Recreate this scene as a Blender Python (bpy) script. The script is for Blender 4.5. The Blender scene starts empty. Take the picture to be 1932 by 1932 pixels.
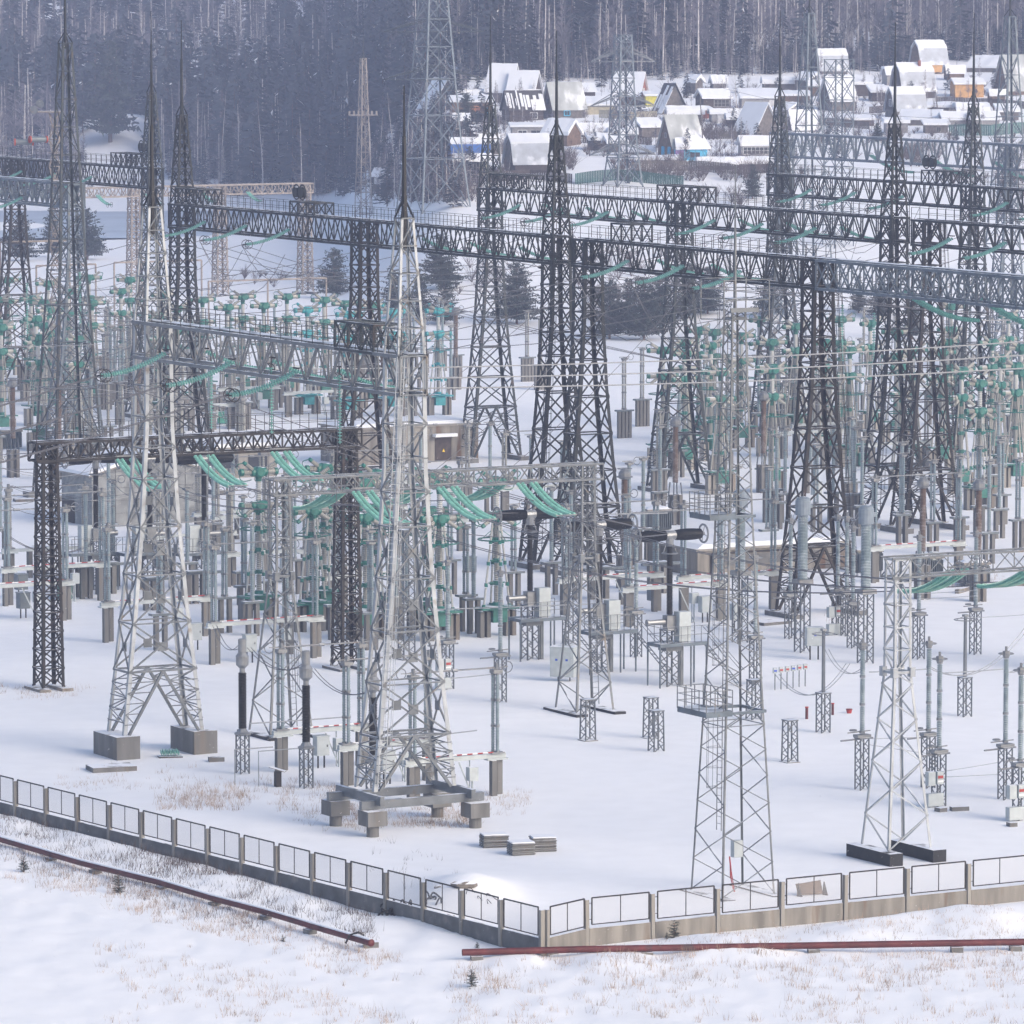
import bpy, math, random
import numpy as np
from mathutils import Vector, noise
random.seed(7); np.random.seed(7)
C = bpy.context.scene.collection
PI = math.pi
F = 10500.0; CZ = 46.0; TH = math.atan(1033.0/F)
cT, sT = math.cos(TH), math.sin(TH)
def V(*a): return Vector(a)

# ---------------------------------------------------------------- terrain
def sstep(a, b, x):
    t = min(1, max(0, (x-a)/(b-a))); return t*t*(3-2*t)
def interp(pts, x):
    if x <= pts[0][0]: return pts[0][1]
    for (a, za), (b, zb) in zip(pts, pts[1:]):
        if x <= b:
            t = (x-a)/(b-a); return za+(zb-za)*t
    return pts[-1][1]
PL = [(0,0),(1050,0),(1080,1.5),(1150,9.4),(1500,34),(2200,88),(3200,160)]
PR = [(0,0),(690,0),(705,.8),(760,8.5),(820,15.5),(950,24),(1050,30),(1200,41),(1500,64),(2200,118),(3200,190)]
def base_z(x, y):
    a = x/max(y, 1)
    w = sstep(-.034, -.010, a)
    z = interp(PL, y)*(1-w)+interp(PR, y)*w
    if abs(x+80) < 30 and 1080 < y < 1250: z += 4.5*math.exp(-((x+80)/9)**2-((y-1160)/26)**2)
    if y > 650: z += 1.2*sstep(650, 760, y)*noise.noise((x*.02, y*.02, 3.1))
    return z
FC = (1.38, 255.98)                                  # fence corner
def seg_side(ax, ay, bx, by, x, y):
    dx, dy = bx-ax, by-ay; L = math.hypot(dx, dy)
    return ((x-ax)*dy-(y-ay)*dx)/L, ((x-ax)*dx+(y-ay)*dy)/L
U = V(.8746, .4848, 0); W = V(.4848, -.8746, 0)      # yard axes: away to the right / near to the right
LD = (-.567, .824)                                  # left fence direction from the corner
RD = (.866, .50)
def fence_out(x, y):
    """signed distance outside the yard (positive towards the camera)"""
    dx, dy = x-FC[0], y-FC[1]
    return max(LD[0]*dy-LD[1]*dx, RD[1]*dx-RD[0]*dy)
def bump(x, y, cx, cy, rx, ry, h):
    q = ((x-cx)/rx)**2+((y-cy)/ry)**2
    return h*math.exp(-q) if q < 9 else 0
MOUNDS = []
def ground(x, y):
    z = base_z(x, y)
    if y < 700:
        z += .10*noise.noise((x*.07, y*.05, 0))+.04*noise.noise((x*.25, y*.16, 5))
        if y < 345:
            o = fence_out(x, y)
            if o > -1.5:
                k = sstep(-1.2, .8, o)*(1-.5*sstep(8, 20, o))
                n = noise.noise((x*.55, y*.4, 9)); n2 = noise.noise((x*1.7, y*1.2, 2))
                z += k*(.10*n+.06*n2+.02)
                z += k*.34*sstep(4, 15, -x)*(1-sstep(3, 7, o))
                z += k*.55*sstep(2, 6, x)*(1-sstep(3, 7, o))*(.6+.9*noise.noise((x*.2, y*.2, 1)))
                if x < 1.35 and 0 < o < 3.5:        # ploughed lumps between the left fence and the pipe
                    z += .22*math.sin(PI*o/3.5)*(.6+noise.noise((x*.35, y*.3, 4)))
            # old wheel track and its bank at lower left
            s, t = seg_side(-22.3, 268.5, 2.0, 244.0, x, y)
            z += .16*math.exp(-((s+.2)/.45)**2)-.07*math.exp(-((s-1.2)/.8)**2)-.06*math.exp(-((s-3.2)/.8)**2)
        for m in MOUNDS: z += bump(x, y, *m)
    return z
def ray(px, py):
    a = (px-966)/F; b = -(py-966)/F
    return V(a, cT+b*sT, -sT+b*cT)
def at(px, py, dz=0, fn=base_z):
    """where the line of sight through a spot of the photo meets the ground"""
    d = ray(px, py); t = 150.0; step = 2.0; prev = t
    while t < 3500:
        p = V(0, 0, CZ)+d*t
        if p.z-dz < fn(p.x, p.y):
            lo, hi = prev, t
            for _ in range(18):
                m = (lo+hi)/2; p = V(0, 0, CZ)+d*m
                if p.z-dz < fn(p.x, p.y): hi = m
                else: lo = m
            return V(0, 0, CZ)+d*hi
        prev = t; t += step
    return V(0, 0, CZ)+d*3500
def zat(x, y, py):
    """height over the spot x,y that is seen at row py"""
    k = -(py-966)/F
    return CZ+(k*y*cT-y*sT)/(cT+k*sT)
def atd(px, py, y):
    d = ray(px, py); t = y/d.y
    return V(0, 0, CZ)+d*t

# ---------------------------------------------------------------- materials
M = {}
def mat(name, col, rough=.6, metal=0., snow=0., var=.25, vs=2.5, bumps=0., alpha=None, col2=None, c2=.5, c2s=1.2, streak=False, thr=.6):
    m = bpy.data.materials.new(name); m.use_nodes = True; nt = m.node_tree; N = nt.nodes; L = nt.links
    b = N['Principled BSDF']; b.inputs['Roughness'].default_value = rough; b.inputs['Metallic'].default_value = metal
    tc = N.new('ShaderNodeTexCoord'); src = tc.outputs['Object']
    mp = N.new('ShaderNodeMapping'); L.new(src, mp.inputs['Vector'])
    if streak: mp.inputs['Scale'].default_value = (1, 1, .15)
    nz = N.new('ShaderNodeTexNoise'); nz.inputs['Scale'].default_value = vs; nz.inputs['Detail'].default_value = 5
    L.new(mp.outputs[0], nz.inputs['Vector'])
    mr = N.new('ShaderNodeMapRange'); mr.inputs[1].default_value = .3; mr.inputs[2].default_value = .7
    mr.inputs[3].default_value = 1-var; mr.inputs[4].default_value = 1+var
    L.new(nz.outputs['Fac'], mr.inputs[0])
    mx = N.new('ShaderNodeMix'); mx.data_type = 'RGBA'; mx.blend_type = 'MULTIPLY'; mx.inputs[0].default_value = 1
    mx.inputs[6].default_value = (*col, 1); L.new(mr.outputs[0], mx.inputs[7])
    out = mx.outputs[2]
    if col2:
        n2 = N.new('ShaderNodeTexNoise'); n2.inputs['Scale'].default_value = c2s; n2.inputs['Detail'].default_value = 6
        L.new(mp.outputs[0], n2.inputs['Vector'])
        r2 = N.new('ShaderNodeMapRange'); r2.inputs[1].default_value = c2; r2.inputs[2].default_value = c2+.12
        L.new(n2.outputs['Fac'], r2.inputs[0])
        m2 = N.new('ShaderNodeMix'); m2.data_type = 'RGBA'; L.new(r2.outputs[0], m2.inputs[0]); L.new(out, m2.inputs[6])
        m2.inputs[7].default_value = (*col2, 1); out = m2.outputs[2]
    if snow > 0:
        g = N.new('ShaderNodeNewGeometry'); sx = N.new('ShaderNodeSeparateXYZ'); L.new(g.outputs['True Normal'], sx.inputs[0])
        n3 = N.new('ShaderNodeTexNoise'); n3.inputs['Scale'].default_value = .9; n3.inputs['Detail'].default_value = 3
        L.new(src, n3.inputs['Vector'])
        ad = N.new('ShaderNodeMath'); ad.operation = 'ADD'
        m4 = N.new('ShaderNodeMath'); m4.operation = 'MULTIPLY'; m4.inputs[1].default_value = .9
        L.new(n3.outputs['Fac'], m4.inputs[0]); L.new(m4.outputs[0], ad.inputs[0]); L.new(sx.outputs['Z'], ad.inputs[1])
        r3 = N.new('ShaderNodeMapRange'); t0 = 1.45+thr*.0-(snow-.5)*.9
        r3.inputs[1].default_value = t0-.06; r3.inputs[2].default_value = t0+.06; L.new(ad.outputs[0], r3.inputs[0])
        m3 = N.new('ShaderNodeMix'); m3.data_type = 'RGBA'; L.new(r3.outputs[0], m3.inputs[0]); L.new(out, m3.inputs[6])
        m3.inputs[7].default_value = (.84, .86, .9, 1); out = m3.outputs[2]
    L.new(out, b.inputs['Base Color'])
    if bumps:
        bp = N.new('ShaderNodeBump'); bp.inputs['Strength'].default_value = bumps; bp.inputs['Distance'].default_value = .05
        L.new(nz.outputs['Fac'], bp.inputs['Height']); L.new(bp.outputs[0], b.inputs['Normal'])
    if alpha is not None: b.inputs['Alpha'].default_value = alpha
    M[name] = m
    return m
mat('snow', (.87, .875, .89), .85, var=.025, vs=.6, bumps=.6)
mat('roof_snow', (.80, .82, .86), .85, var=.04, vs=.5)
mat('ice', (.42, .47, .55), .35, var=.15, vs=.08)
mat('steel_dark', (.012, .016, .018), .6, .3, snow=.55, var=.5, vs=1.5, col2=(.030, .026, .026), c2=.6)
mat('steel_brown', (.020, .018, .017), .7, .2, snow=.55, var=.5, vs=1.5, col2=(.05, .036, .032), c2=.58)
mat('steel_mid', (.032, .042, .048), .55, .4, snow=.55, var=.4, vs=1.5, col2=(.08, .065, .06), c2=.58)
mat('galvanised', (.150, .165, .18), .45, .35, snow=.55, var=.25, vs=1.2, col2=(.17, .15, .13), c2=.60)
mat('galvanised_pale', (.36, .385, .41), .5, .25, snow=.55, var=.22, vs=1.0, col2=(.22, .19, .16), c2=.62)
mat('galvanised_blue', (.115, .145, .175), .5, .35, snow=.55, var=.3, vs=1.2, col2=(.12, .11, .10), c2=.62)
mat('steel_beige', (.26, .225, .20), .7, .1, snow=.55, var=.3, vs=1)
mat('steel_rust', (.13, .06, .045), .8, .1, snow=.55, var=.4, vs=1.5)
mat('glass_green', (.17, .40, .345), .18, var=.2, vs=3)
mat('enamel_green', (.022, .145, .118), .45, snow=.5, var=.3, vs=3, col2=(.05, .11, .09), c2=.6)
mat('enamel_teal', (.03, .27, .30), .45, snow=.5, var=.25, vs=3)
mat('porcelain', (.285, .285, .262), .35, snow=.5, var=.12, vs=3)
mat('porcelain_grey', (.21, .265, .29), .35, snow=.5, var=.15, vs=3)
mat('porcelain_pale', (.40, .41, .40), .4, snow=.5, var=.1, vs=3)
mat('porcelain_brown', (.12, .08, .06), .4, snow=.5, var=.2, vs=3)
mat('polymer_black', (.010, .010, .011), .55, var=.3)
mat('cast_grey', (.23, .24, .25), .4, .4, snow=.4, var=.2, col2=(.25, .22, .2), c2=.62)
mat('tank_grey', (.20, .24, .28), .5, snow=.5, var=.15)
mat('cabinet', (.42, .46, .47), .5, snow=.5, var=.1)
mat('cabinet_dark', (.13, .155, .17), .5, snow=.5, var=.15)
mat('cabinet_green', (.06, .26, .20), .5, snow=.5, var=.2)
mat('concrete', (.155, .153, .148), .85, snow=.6, var=.25, vs=1.5, bumps=.4, col2=(.16, .14, .12), c2=.56, streak=True)
mat('concrete_pale', (.27, .255, .23), .85, snow=.6, var=.2, vs=1.5, bumps=.4, col2=(.22, .19, .16), c2=.58, streak=True)
mat('concrete_panel', (.27, .28, .28), .85, snow=.3, var=.3, vs=.9, bumps=.3, col2=(.20, .21, .21), c2=.52)
mat('concrete_tan', (.215, .20, .178), .85, snow=.6, var=.35, vs=1.6, bumps=.5, col2=(.15, .09, .055), c2=.57, streak=True)
mat('concrete_dark', (.13, .13, .13), .85, snow=.6, var=.3, vs=1.2, bumps=.4, col2=(.22, .2, .18), c2=.60)
mat('bitumen', (.018, .018, .02), .75, snow=.6, var=.3)
mat('cable', (.13, .13, .14), .55, .3, var=.1)
mat('cable_pale', (.36, .36, .36), .5, .3, var=.1)
mat('tube', (.36, .37, .38), .4, .3, snow=.4, var=.1)
mat('pipe_red', (.105, .020, .020), .6, snow=.0, var=.4, vs=1.5, col2=(.06, .03, .03), c2=.6)
mat('pipe_snow', (.84, .86, .9), .85, var=.03)
mat('timber', (.14, .09, .06), .85, snow=.6, var=.4, vs=2)
mat('timber_dark', (.060, .045, .040), .85, snow=.6, var=.4, vs=2)
mat('timber_grey', (.13, .115, .105), .85, snow=.6, var=.4, vs=2)
mat('timber_new', (.52, .30, .12), .8, snow=.6, var=.2, vs=2)
mat('brick_red', (.24, .08, .05), .85, snow=.6, var=.3, vs=2)
mat('panel_orange', (.42, .16, .06), .8, var=.2)
mat('wall_white', (.55, .55, .56), .8, var=.1)
mat('wall_grey', (.28, .27, .27), .8, var=.2)
mat('wall_cream', (.42, .38, .28), .8, var=.2)
mat('wall_purple', (.28, .18, .42), .8, var=.1)
mat('wall_cyan', (.07, .42, .66), .7, var=.1)
mat('wall_yellow', (.62, .55, .08), .8, var=.2)
mat('roof_blue', (.035, .13, .42), .6, snow=.0, var=.15)
mat('roof_grey', (.40, .42, .42), .7, snow=.0, var=.2, vs=.8, col2=(.8, .82, .86), c2=.56, c2s=.5, streak=True)
mat('roof_slate', (.46, .49, .54), .7, snow=.0, var=.15, vs=.8, col2=(.8, .82, .86), c2=.52, c2s=.4)
mat('fence_green', (.045, .13, .11), .7, snow=.6, var=.25)
mat('glass_dark', (.03, .035, .045), .2, var=.1)
mat('paint_red', (.36, .035, .03), .5, var=.15)
mat('paint_orange', (.36, .05, .03), .5, snow=.5, var=.15)
mat('paint_white', (.75, .75, .75), .5, var=.05)
mat('paint_blue', (.03, .08, .45), .5, var=.1)
mat('paint_yellow', (.75, .5, .03), .5, var=.1)
mat('frame_black', (.028, .024, .022), .6, .2, var=.3)
mat('bark_pine', (.13, .075, .055), .9, var=.4)
mat('bark_birch', (.52, .49, .48), .8, var=.3, vs=4)
mat('twig', (.105, .082, .080), .9, var=.3)
mat('needles', (.042, .056, .046), .8, var=.4, vs=1)
mat('needles_hazed', (.038, .050, .062), .9, var=.5, vs=.05)  # bluish lift in the colour stands in for haze over the far forest
mat('twig_hazed', (.15, .135, .155), .9, var=.4, vs=.05)  # lightened towards mauve, distant haze put into the twig colour
mat('dry_grass', (.34, .245, .18), .9, var=.35, vs=.4)
mat('dry_weed', (.085, .06, .05), .9, var=.4, vs=.4)
mat('rock', (.17, .15, .13), .9, snow=.7, var=.3, vs=3)
mat('feather', (.008, .008, .01), .7)
mat('flake', (.9, .9, .92), .9, var=.01)
mw = mat('wire_mesh', (.50, .50, .51), .6, alpha=.28, var=.02)

# ---------------------------------------------------------------- mesh builder
ORG = {}
class MB:
    def __init__(s): s.v = []; s.f = []; s.m = []; s.cur = 0
    def face(s, pts, mi=0):
        n = len(s.v); s.v += [tuple(p) for p in pts]; s.f.append(tuple(range(n, n+len(pts)))); s.m.append(mi)
    def prism(s, a, b, caps=True, mi=0):
        mi = mi or s.cur
        k = len(a); n = len(s.v); s.v += [tuple(p) for p in a]+[tuple(p) for p in b]
        for i in range(k):
            j = (i+1) % k; s.f.append((n+i, n+j, n+k+j, n+k+i)); s.m.append(mi)
        if caps:
            s.f.append(tuple(range(n+k-1, n-1, -1))); s.f.append(tuple(range(n+k, n+2*k))); s.m += [mi, mi]
    def beam(s, p, q, w, h=None, caps=False, mi=0):
        p = Vector(p); q = Vector(q); d = q-p
        if d.length < 1e-4: return
        d.normalize(); h = h or w
        up = V(0, 0, 1) if abs(d.z) < .95 else V(U.x, U.y, 0)
        r = d.cross(up).normalized(); u = r.cross(d).normalized()
        o = [r*(-w/2)-u*(h/2), r*(w/2)-u*(h/2), r*(w/2)+u*(h/2), r*(-w/2)+u*(h/2)]
        s.prism([p+x for x in o], [q+x for x in o], caps, mi)
    def ell(s, p, q, w, a, b, t=.03):
        """L-section leg: flanges along a and b"""
        p = Vector(p); q = Vector(q); a = a.normalized(); b = b.normalized()
        o = [V(0,0,0), a*w, a*w+b*t, a*t+b*t, a*t+b*w, b*w]
        if a.cross(b).dot(q-p) < 0: o = o[::-1]
        s.prism([p+x for x in o], [q+x for x in o], True)
    def tube(s, p, q, r, r2=None, n=8, caps=True, mi=0):
        p = Vector(p); q = Vector(q); d = (q-p)
        if d.length < 1e-5: return
        d.normalize(); r2 = r if r2 is None else r2
        up = V(0, 0, 1) if abs(d.z) < .9 else V(1, 0, 0)
        a = d.cross(up).normalized(); b = a.cross(d)
        cs = [(math.cos(2*PI*i/n), math.sin(2*PI*i/n)) for i in range(n)]
        s.prism([p+a*(c*r)+b*(t*r) for c, t in cs][::-1], [q+a*(c*r2)+b*(t*r2) for c, t in cs][::-1], caps, mi)
    def lathe(s, p, d, prof, n=10, mi=0):
        """prof: (distance along d, radius)"""
        p = Vector(p); d = Vector(d).normalized()
        up = V(0, 0, 1) if abs(d.z) < .9 else V(1, 0, 0)
        a = d.cross(up).normalized(); b = d.cross(a)
        n0 = len(s.v)
        for (t, r) in prof:
            for i in range(n):
                an = 2*PI*i/n; s.v.append(tuple(p+d*t+a*(r*math.cos(an))+b*(r*math.sin(an))))
        for k in range(len(prof)-1):
            for i in range(n):
                j = (i+1) % n; s.f.append((n0+k*n+i, n0+k*n+j, n0+(k+1)*n+j, n0+(k+1)*n+i)); s.m.append(mi)
        s.f.append(tuple(n0+i for i in range(n))[::-1]); s.f.append(tuple(n0+(len(prof)-1)*n+i for i in range(n))); s.m += [mi, mi]
    def ribs(s, p, d, L, r, pitch, depth, n=10, mi=0):
        k = max(2, int(L/pitch)); prof = []
        for i in range(k):
            t = L*i/k; prof += [(t, r), (t+L/k*.45, r+depth), (t+L/k*.6, r+depth), (t+L/k*.7, r)]
        prof.append((L, r)); s.lathe(p, d, prof, n, mi)
    def box(s, c, sx, sy, sz, rz=0, mi=0):
        """box standing on c"""
        c = Vector(c); ca, sa = math.cos(rz), math.sin(rz)
        def P(x, y, z): return V(c.x+x*ca-y*sa, c.y+x*sa+y*ca, c.z+z)
        a = [P(-sx/2, -sy/2, 0), P(sx/2, -sy/2, 0), P(sx/2, sy/2, 0), P(-sx/2, sy/2, 0)]
        s.prism(a, [v+V(0, 0, sz) for v in a], True, mi)
    def path(s, pts, r, n=5, mi=0):
        """tube along points"""
        pts = [Vector(p) for p in pts]; n0 = len(s.v)
        for i, p in enumerate(pts):
            d = (pts[min(i+1, len(pts)-1)]-pts[max(i-1, 0)]).normalized()
            up = V(0, 0, 1) if abs(d.z) < .9 else V(1, 0, 0)
            a = d.cross(up).normalized(); b = a.cross(d)
            for k in range(n):
                an = 2*PI*k/n; s.v.append(tuple(p+a*(r*math.cos(an))+b*(r*math.sin(an))))
        for i in range(len(pts)-1):
            for k in range(n):
                j = (k+1) % n; s.f.append((n0+i*n+k, n0+(i+1)*n+k, n0+(i+1)*n+j, n0+i*n+j)); s.m.append(mi)
    def ring(s, c, ax, R, r, n=16, k=5, mi=0):
        c = Vector(c); ax = Vector(ax).normalized(); up = V(0, 0, 1) if abs(ax.z) < .9 else V(1, 0, 0)
        a = ax.cross(up).normalized(); b = ax.cross(a)
        s.path([c+a*(R*math.cos(2*PI*i/n))+b*(R*math.sin(2*PI*i/n)) for i in range(n+1)], r, k, mi)
    def build(s, name, m, parent=None, smooth=False):
        if not s.v: return None
        me = bpy.data.meshes.new(name)
        o = ORG.get(parent.name, V(0, 0, 0)) if parent else V(0, 0, 0)
        vs = [(x-o.x, y-o.y, z-o.z) for x, y, z in s.v] if (o.x or o.y or o.z) else s.v
        me.from_pydata(vs, [], s.f)
        ms = m if isinstance(m, (list, tuple)) else [m]
        for x in ms: me.materials.append(M[x] if isinstance(x, str) else x)
        if len(ms) > 1: me.polygons.foreach_set('material_index', s.m)
        if smooth: me.polygons.foreach_set('use_smooth', [True]*len(s.f))
        me.update()
        ob = bpy.data.objects.new(name, me); C.objects.link(ob)
        if parent: ob.parent = parent; ORG[ob.name] = o.copy()
        return ob
def tag(o, label=None, cat=None, group=None, kind=None):
    if label: o['label'] = label
    if cat: o['category'] = cat
    if group: o['group'] = group
    if kind: o['kind'] = kind
    return o
def thing(name, label, cat, loc=(0, 0, 0), rz=0, group=None, world=True):
    o = bpy.data.objects.new(name, None); C.objects.link(o); o.empty_display_size = .5
    o.location = loc; o.rotation_euler = (0, 0, rz); tag(o, label, cat, group)
    ORG[o.name] = Vector(loc) if world else V(0, 0, 0)
    return o
def copy_tree(o, parent=None):
    c = o.copy(); C.objects.link(c); c.parent = parent
    for ch in o.children: copy_tree(ch, c)
    return c
ORD = ['first', 'second', 'third', 'fourth', 'fifth', 'sixth', 'seventh', 'eighth', 'ninth', 'tenth', 'eleventh', 'twelfth', 'thirteenth',
       'fourteenth', 'fifteenth', 'sixteenth', 'seventeenth', 'eighteenth', 'nineteenth', 'twentieth']
def ordw(i):
    if i < 20: return ORD[i]
    t, u = divmod(i+1, 10)
    tens = {2: 'twenty', 3: 'thirty', 4: 'forty', 5: 'fifty', 6: 'sixty'}[t]
    return (tens[:-1]+'ieth') if u == 0 else tens+'-'+ORD[u-1]
class Placer:
    """first use moves the model itself, later ones copy it with its parts"""
    def __init__(s, make): s.make = make; s.proto = None
    def put(s, loc, rz, label, group=None, scale=1):
        if s.proto is None: s.proto = s.make(); o = s.proto
        else:
            o = copy_tree(s.proto)
        o.location = loc; o.rotation_euler = (0, 0, rz); o.scale = (scale,)*3; o['label'] = label
        if group: o['group'] = group
        return o
UA = math.atan2(U.y, U.x)
# ---------------------------------------------------------------- ground, camera, light
def setup():
    cam = bpy.data.cameras.new('camera'); co = bpy.data.objects.new('camera', cam); C.objects.link(co)
    co.location = (0, 0, CZ); co.rotation_euler = (PI/2-TH, 0, 0); cam.sensor_width = 36; cam.lens = F/1932*36
    cam.clip_end = 8000; cam.clip_start = 1; bpy.context.scene.camera = co
    w = bpy.data.worlds.new('World'); bpy.context.scene.world = w; w.use_nodes = True; nt = w.node_tree
    bg = nt.nodes['Background']; sky = nt.nodes.new('ShaderNodeTexSky'); sky.sky_type = 'NISHITA'; sky.sun_disc = False
    el, az = math.radians(28), math.radians(128)
    sky.sun_elevation = el; sky.sun_rotation = az; sky.air_density = 1.0; sky.dust_density = 3.4; sky.ozone_density = 1.0
    nt.links.new(sky.outputs[0], bg.inputs[0]); bg.inputs[1].default_value = .15
    sl = bpy.data.lights.new('sun', 'SUN'); sl.energy = 1.2; sl.angle = math.radians(30); sl.color = (1, .93, .86)
    so = bpy.data.objects.new('sun', sl); C.objects.link(so)
    # sun_rotation is a compass bearing (from +Y towards +X)
    d = V(math.sin(az)*math.cos(el), math.cos(az)*math.cos(el), math.sin(el))
    so.rotation_euler = (-d).to_track_quat('-Z', 'Y').to_euler()
    sc = bpy.context.scene; vs = sc.view_settings; vs.view_transform = 'Standard'; vs.look = 'None'; vs.gamma = 1; vs.exposure = EXPO
    sc.cycles.volume_bounces = 1
EXPO = .60
MOUNDS += [(at(862, 1700).x, at(862, 1700).y, 2.4, 6, .95), (at(905, 1690).x, at(905, 1690).y, 1.6, 4, .35), (at(800, 1735).x, at(800, 1735).y, 1.5, 4, .2)]
def make_ground():
    ain = np.linspace(-.104, .104, 170); aout = np.geomspace(.104, .9, 18)[1:]
    A = np.concatenate([-aout[::-1], ain, aout])
    Y = np.concatenate([np.linspace(120, 228, 40, endpoint=False), np.arange(228, 330, .55), np.arange(330, 520, 1.6), np.arange(520, 1300, 6), np.geomspace(1300, 3400, 40)])
    vs = [(a*y, y, ground(a*y, y)) for y in Y for a in A]
    n = len(A); fs = [(i*n+j, i*n+j+1, (i+1)*n+j+1, (i+1)*n+j) for i in range(len(Y)-1) for j in range(n-1)]
    me = bpy.data.meshes.new('snow_ground'); me.from_pydata(vs, [], fs); me.materials.append(M['snow'])
    me.polygons.foreach_set('use_smooth', [True]*len(fs)); me.update()
    o = bpy.data.objects.new('snow_ground', me); C.objects.link(o); tag(o, kind='structure')
    b = MB(); b.face([(-95, 935, .25), (-52, 935, .25), (-44, 1040, .25), (-105, 1040, .25)])
    tag(b.build('ice', 'ice'), kind='structure')
# ---------------------------------------------------------------- haze
def make_haze():
    b = MB(); b.box((0, 1650, -1.2), 7000, 3900, 260)
    m = bpy.data.materials.new('haze'); m.use_nodes = True; nt = m.node_tree; nt.nodes.clear()
    o = nt.nodes.new('ShaderNodeOutputMaterial'); v = nt.nodes.new('ShaderNodeVolumePrincipled')
    v.inputs['Color'].default_value = (.57, .64, .86, 1); v.inputs['Density'].default_value = HAZE; v.inputs['Anisotropy'].default_value = .2
    nt.links.new(v.outputs[0], o.inputs['Volume']); M['haze'] = m
    tag(b.build('haze', 'haze'), kind='stuff')
HAZE = .00034

# ---------------------------------------------------------------- trees
def conifer(h, r, nb, leaf, seed, gap=.12, trunk=.22):
    """crown mesh and trunk mesh of a pine, standing on the origin; whorled limbs carrying needle clumps"""
    rnd = random.Random(seed); cr = MB(); tr = MB()
    tr.tube((0, 0, -.3), (0, 0, h*.97), trunk, .03, 6)
    z = h*gap
    while z < h*.985:
        f = 1-(z-h*gap)/(h*(1-gap)); R = r*(f**.55)*(.65+.5*rnd.random())+.12
        k = max(3, int(nb*(.5+f)))
        for i in range(k):
            an = rnd.random()*2*PI; L = R*(.55+.6*rnd.random()); up = .10+.35*(1-f)-.1*rnd.random()
            e = V(math.cos(an)*L, math.sin(an)*L, L*up); p0 = V(0, 0, z+rnd.uniform(-.2, .2))
            if L > .5: tr.tube(p0, p0+e*.8, .03, .012, 3, False)
            m = max(2, int(L/leaf*1.5))
            for j in range(m):
                q = p0+e*((j+.7+rnd.random()*.5)/m)
                for _ in range(3):
                    d = V(rnd.gauss(0, 1), rnd.gauss(0, 1), rnd.gauss(.25, .6)).normalized()*leaf*rnd.uniform(.5, 1.2)
                    s = d.cross(V(rnd.random()-.5, rnd.random()-.5, rnd.random()-.5)).normalized()*leaf*.22
                    cr.face([q-s-d*.3, q+s-d*.3, q+d])
        z += h*.028+.10*rnd.random()
    return cr, tr
def bare_tree(h, seed, spread=.25, lean=0, trunk=.17, n=26):
    rnd = random.Random(seed); tr = MB(); tw = MB()
    pts = [V(lean*h*(t**1.5)+.15*math.sin(t*5+seed), .2*math.sin(t*4), h*t-.2) for t in [i/8 for i in range(9)]]
    for i in range(8): tr.tube(pts[i], pts[i+1], trunk*(1-i/8.5), trunk*(1-(i+1)/8.5), 5, False)
    for _ in range(n):
        t = rnd.uniform(.22, .97); i = min(7, int(t*8)); p = pts[i].lerp(pts[i+1], t*8-i)
        an = rnd.random()*2*PI; L = h*spread*(1.1-t)*rnd.uniform(.5, 1.2)
        e = V(math.cos(an)*L*.6, math.sin(an)*L*.6, L*rnd.uniform(.7, 1.2))
        tw.tube(p, p+e, .035, .012, 3, False)
        for _ in range(7):
            q = p+e*rnd.uniform(.2, 1); d = V(rnd.gauss(0, .5), rnd.gauss(0, .5), rnd.uniform(.3, 1))*L*.35
            tw.tube(q, q+d, .016, .006, 3, False)
    return tr, tw
def tree_thing(name, crown, trunk, cm, tm, label, cat, pn='crown'):
    t = thing(name, label, cat); crown.build(pn, cm, t); trunk.build('trunk', tm, t); return t
PINES = [Placer(lambda s=s: tree_thing('pine_tree', *conifer(10, [4.0, 3.2, 4.4][s], [9, 8, 10][s], .62, 11+s), 'needles', 'bark_pine', '', 'tree')) for s in range(3)]
BIRCH = [Placer(lambda s=s: tree_thing('birch_tree', *bare_tree(20, s, lean=[.05, -.08, .02][s])[::-1], 'twig', 'bark_birch', '', 'tree', 'branches')) for s in range(3)]
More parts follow.
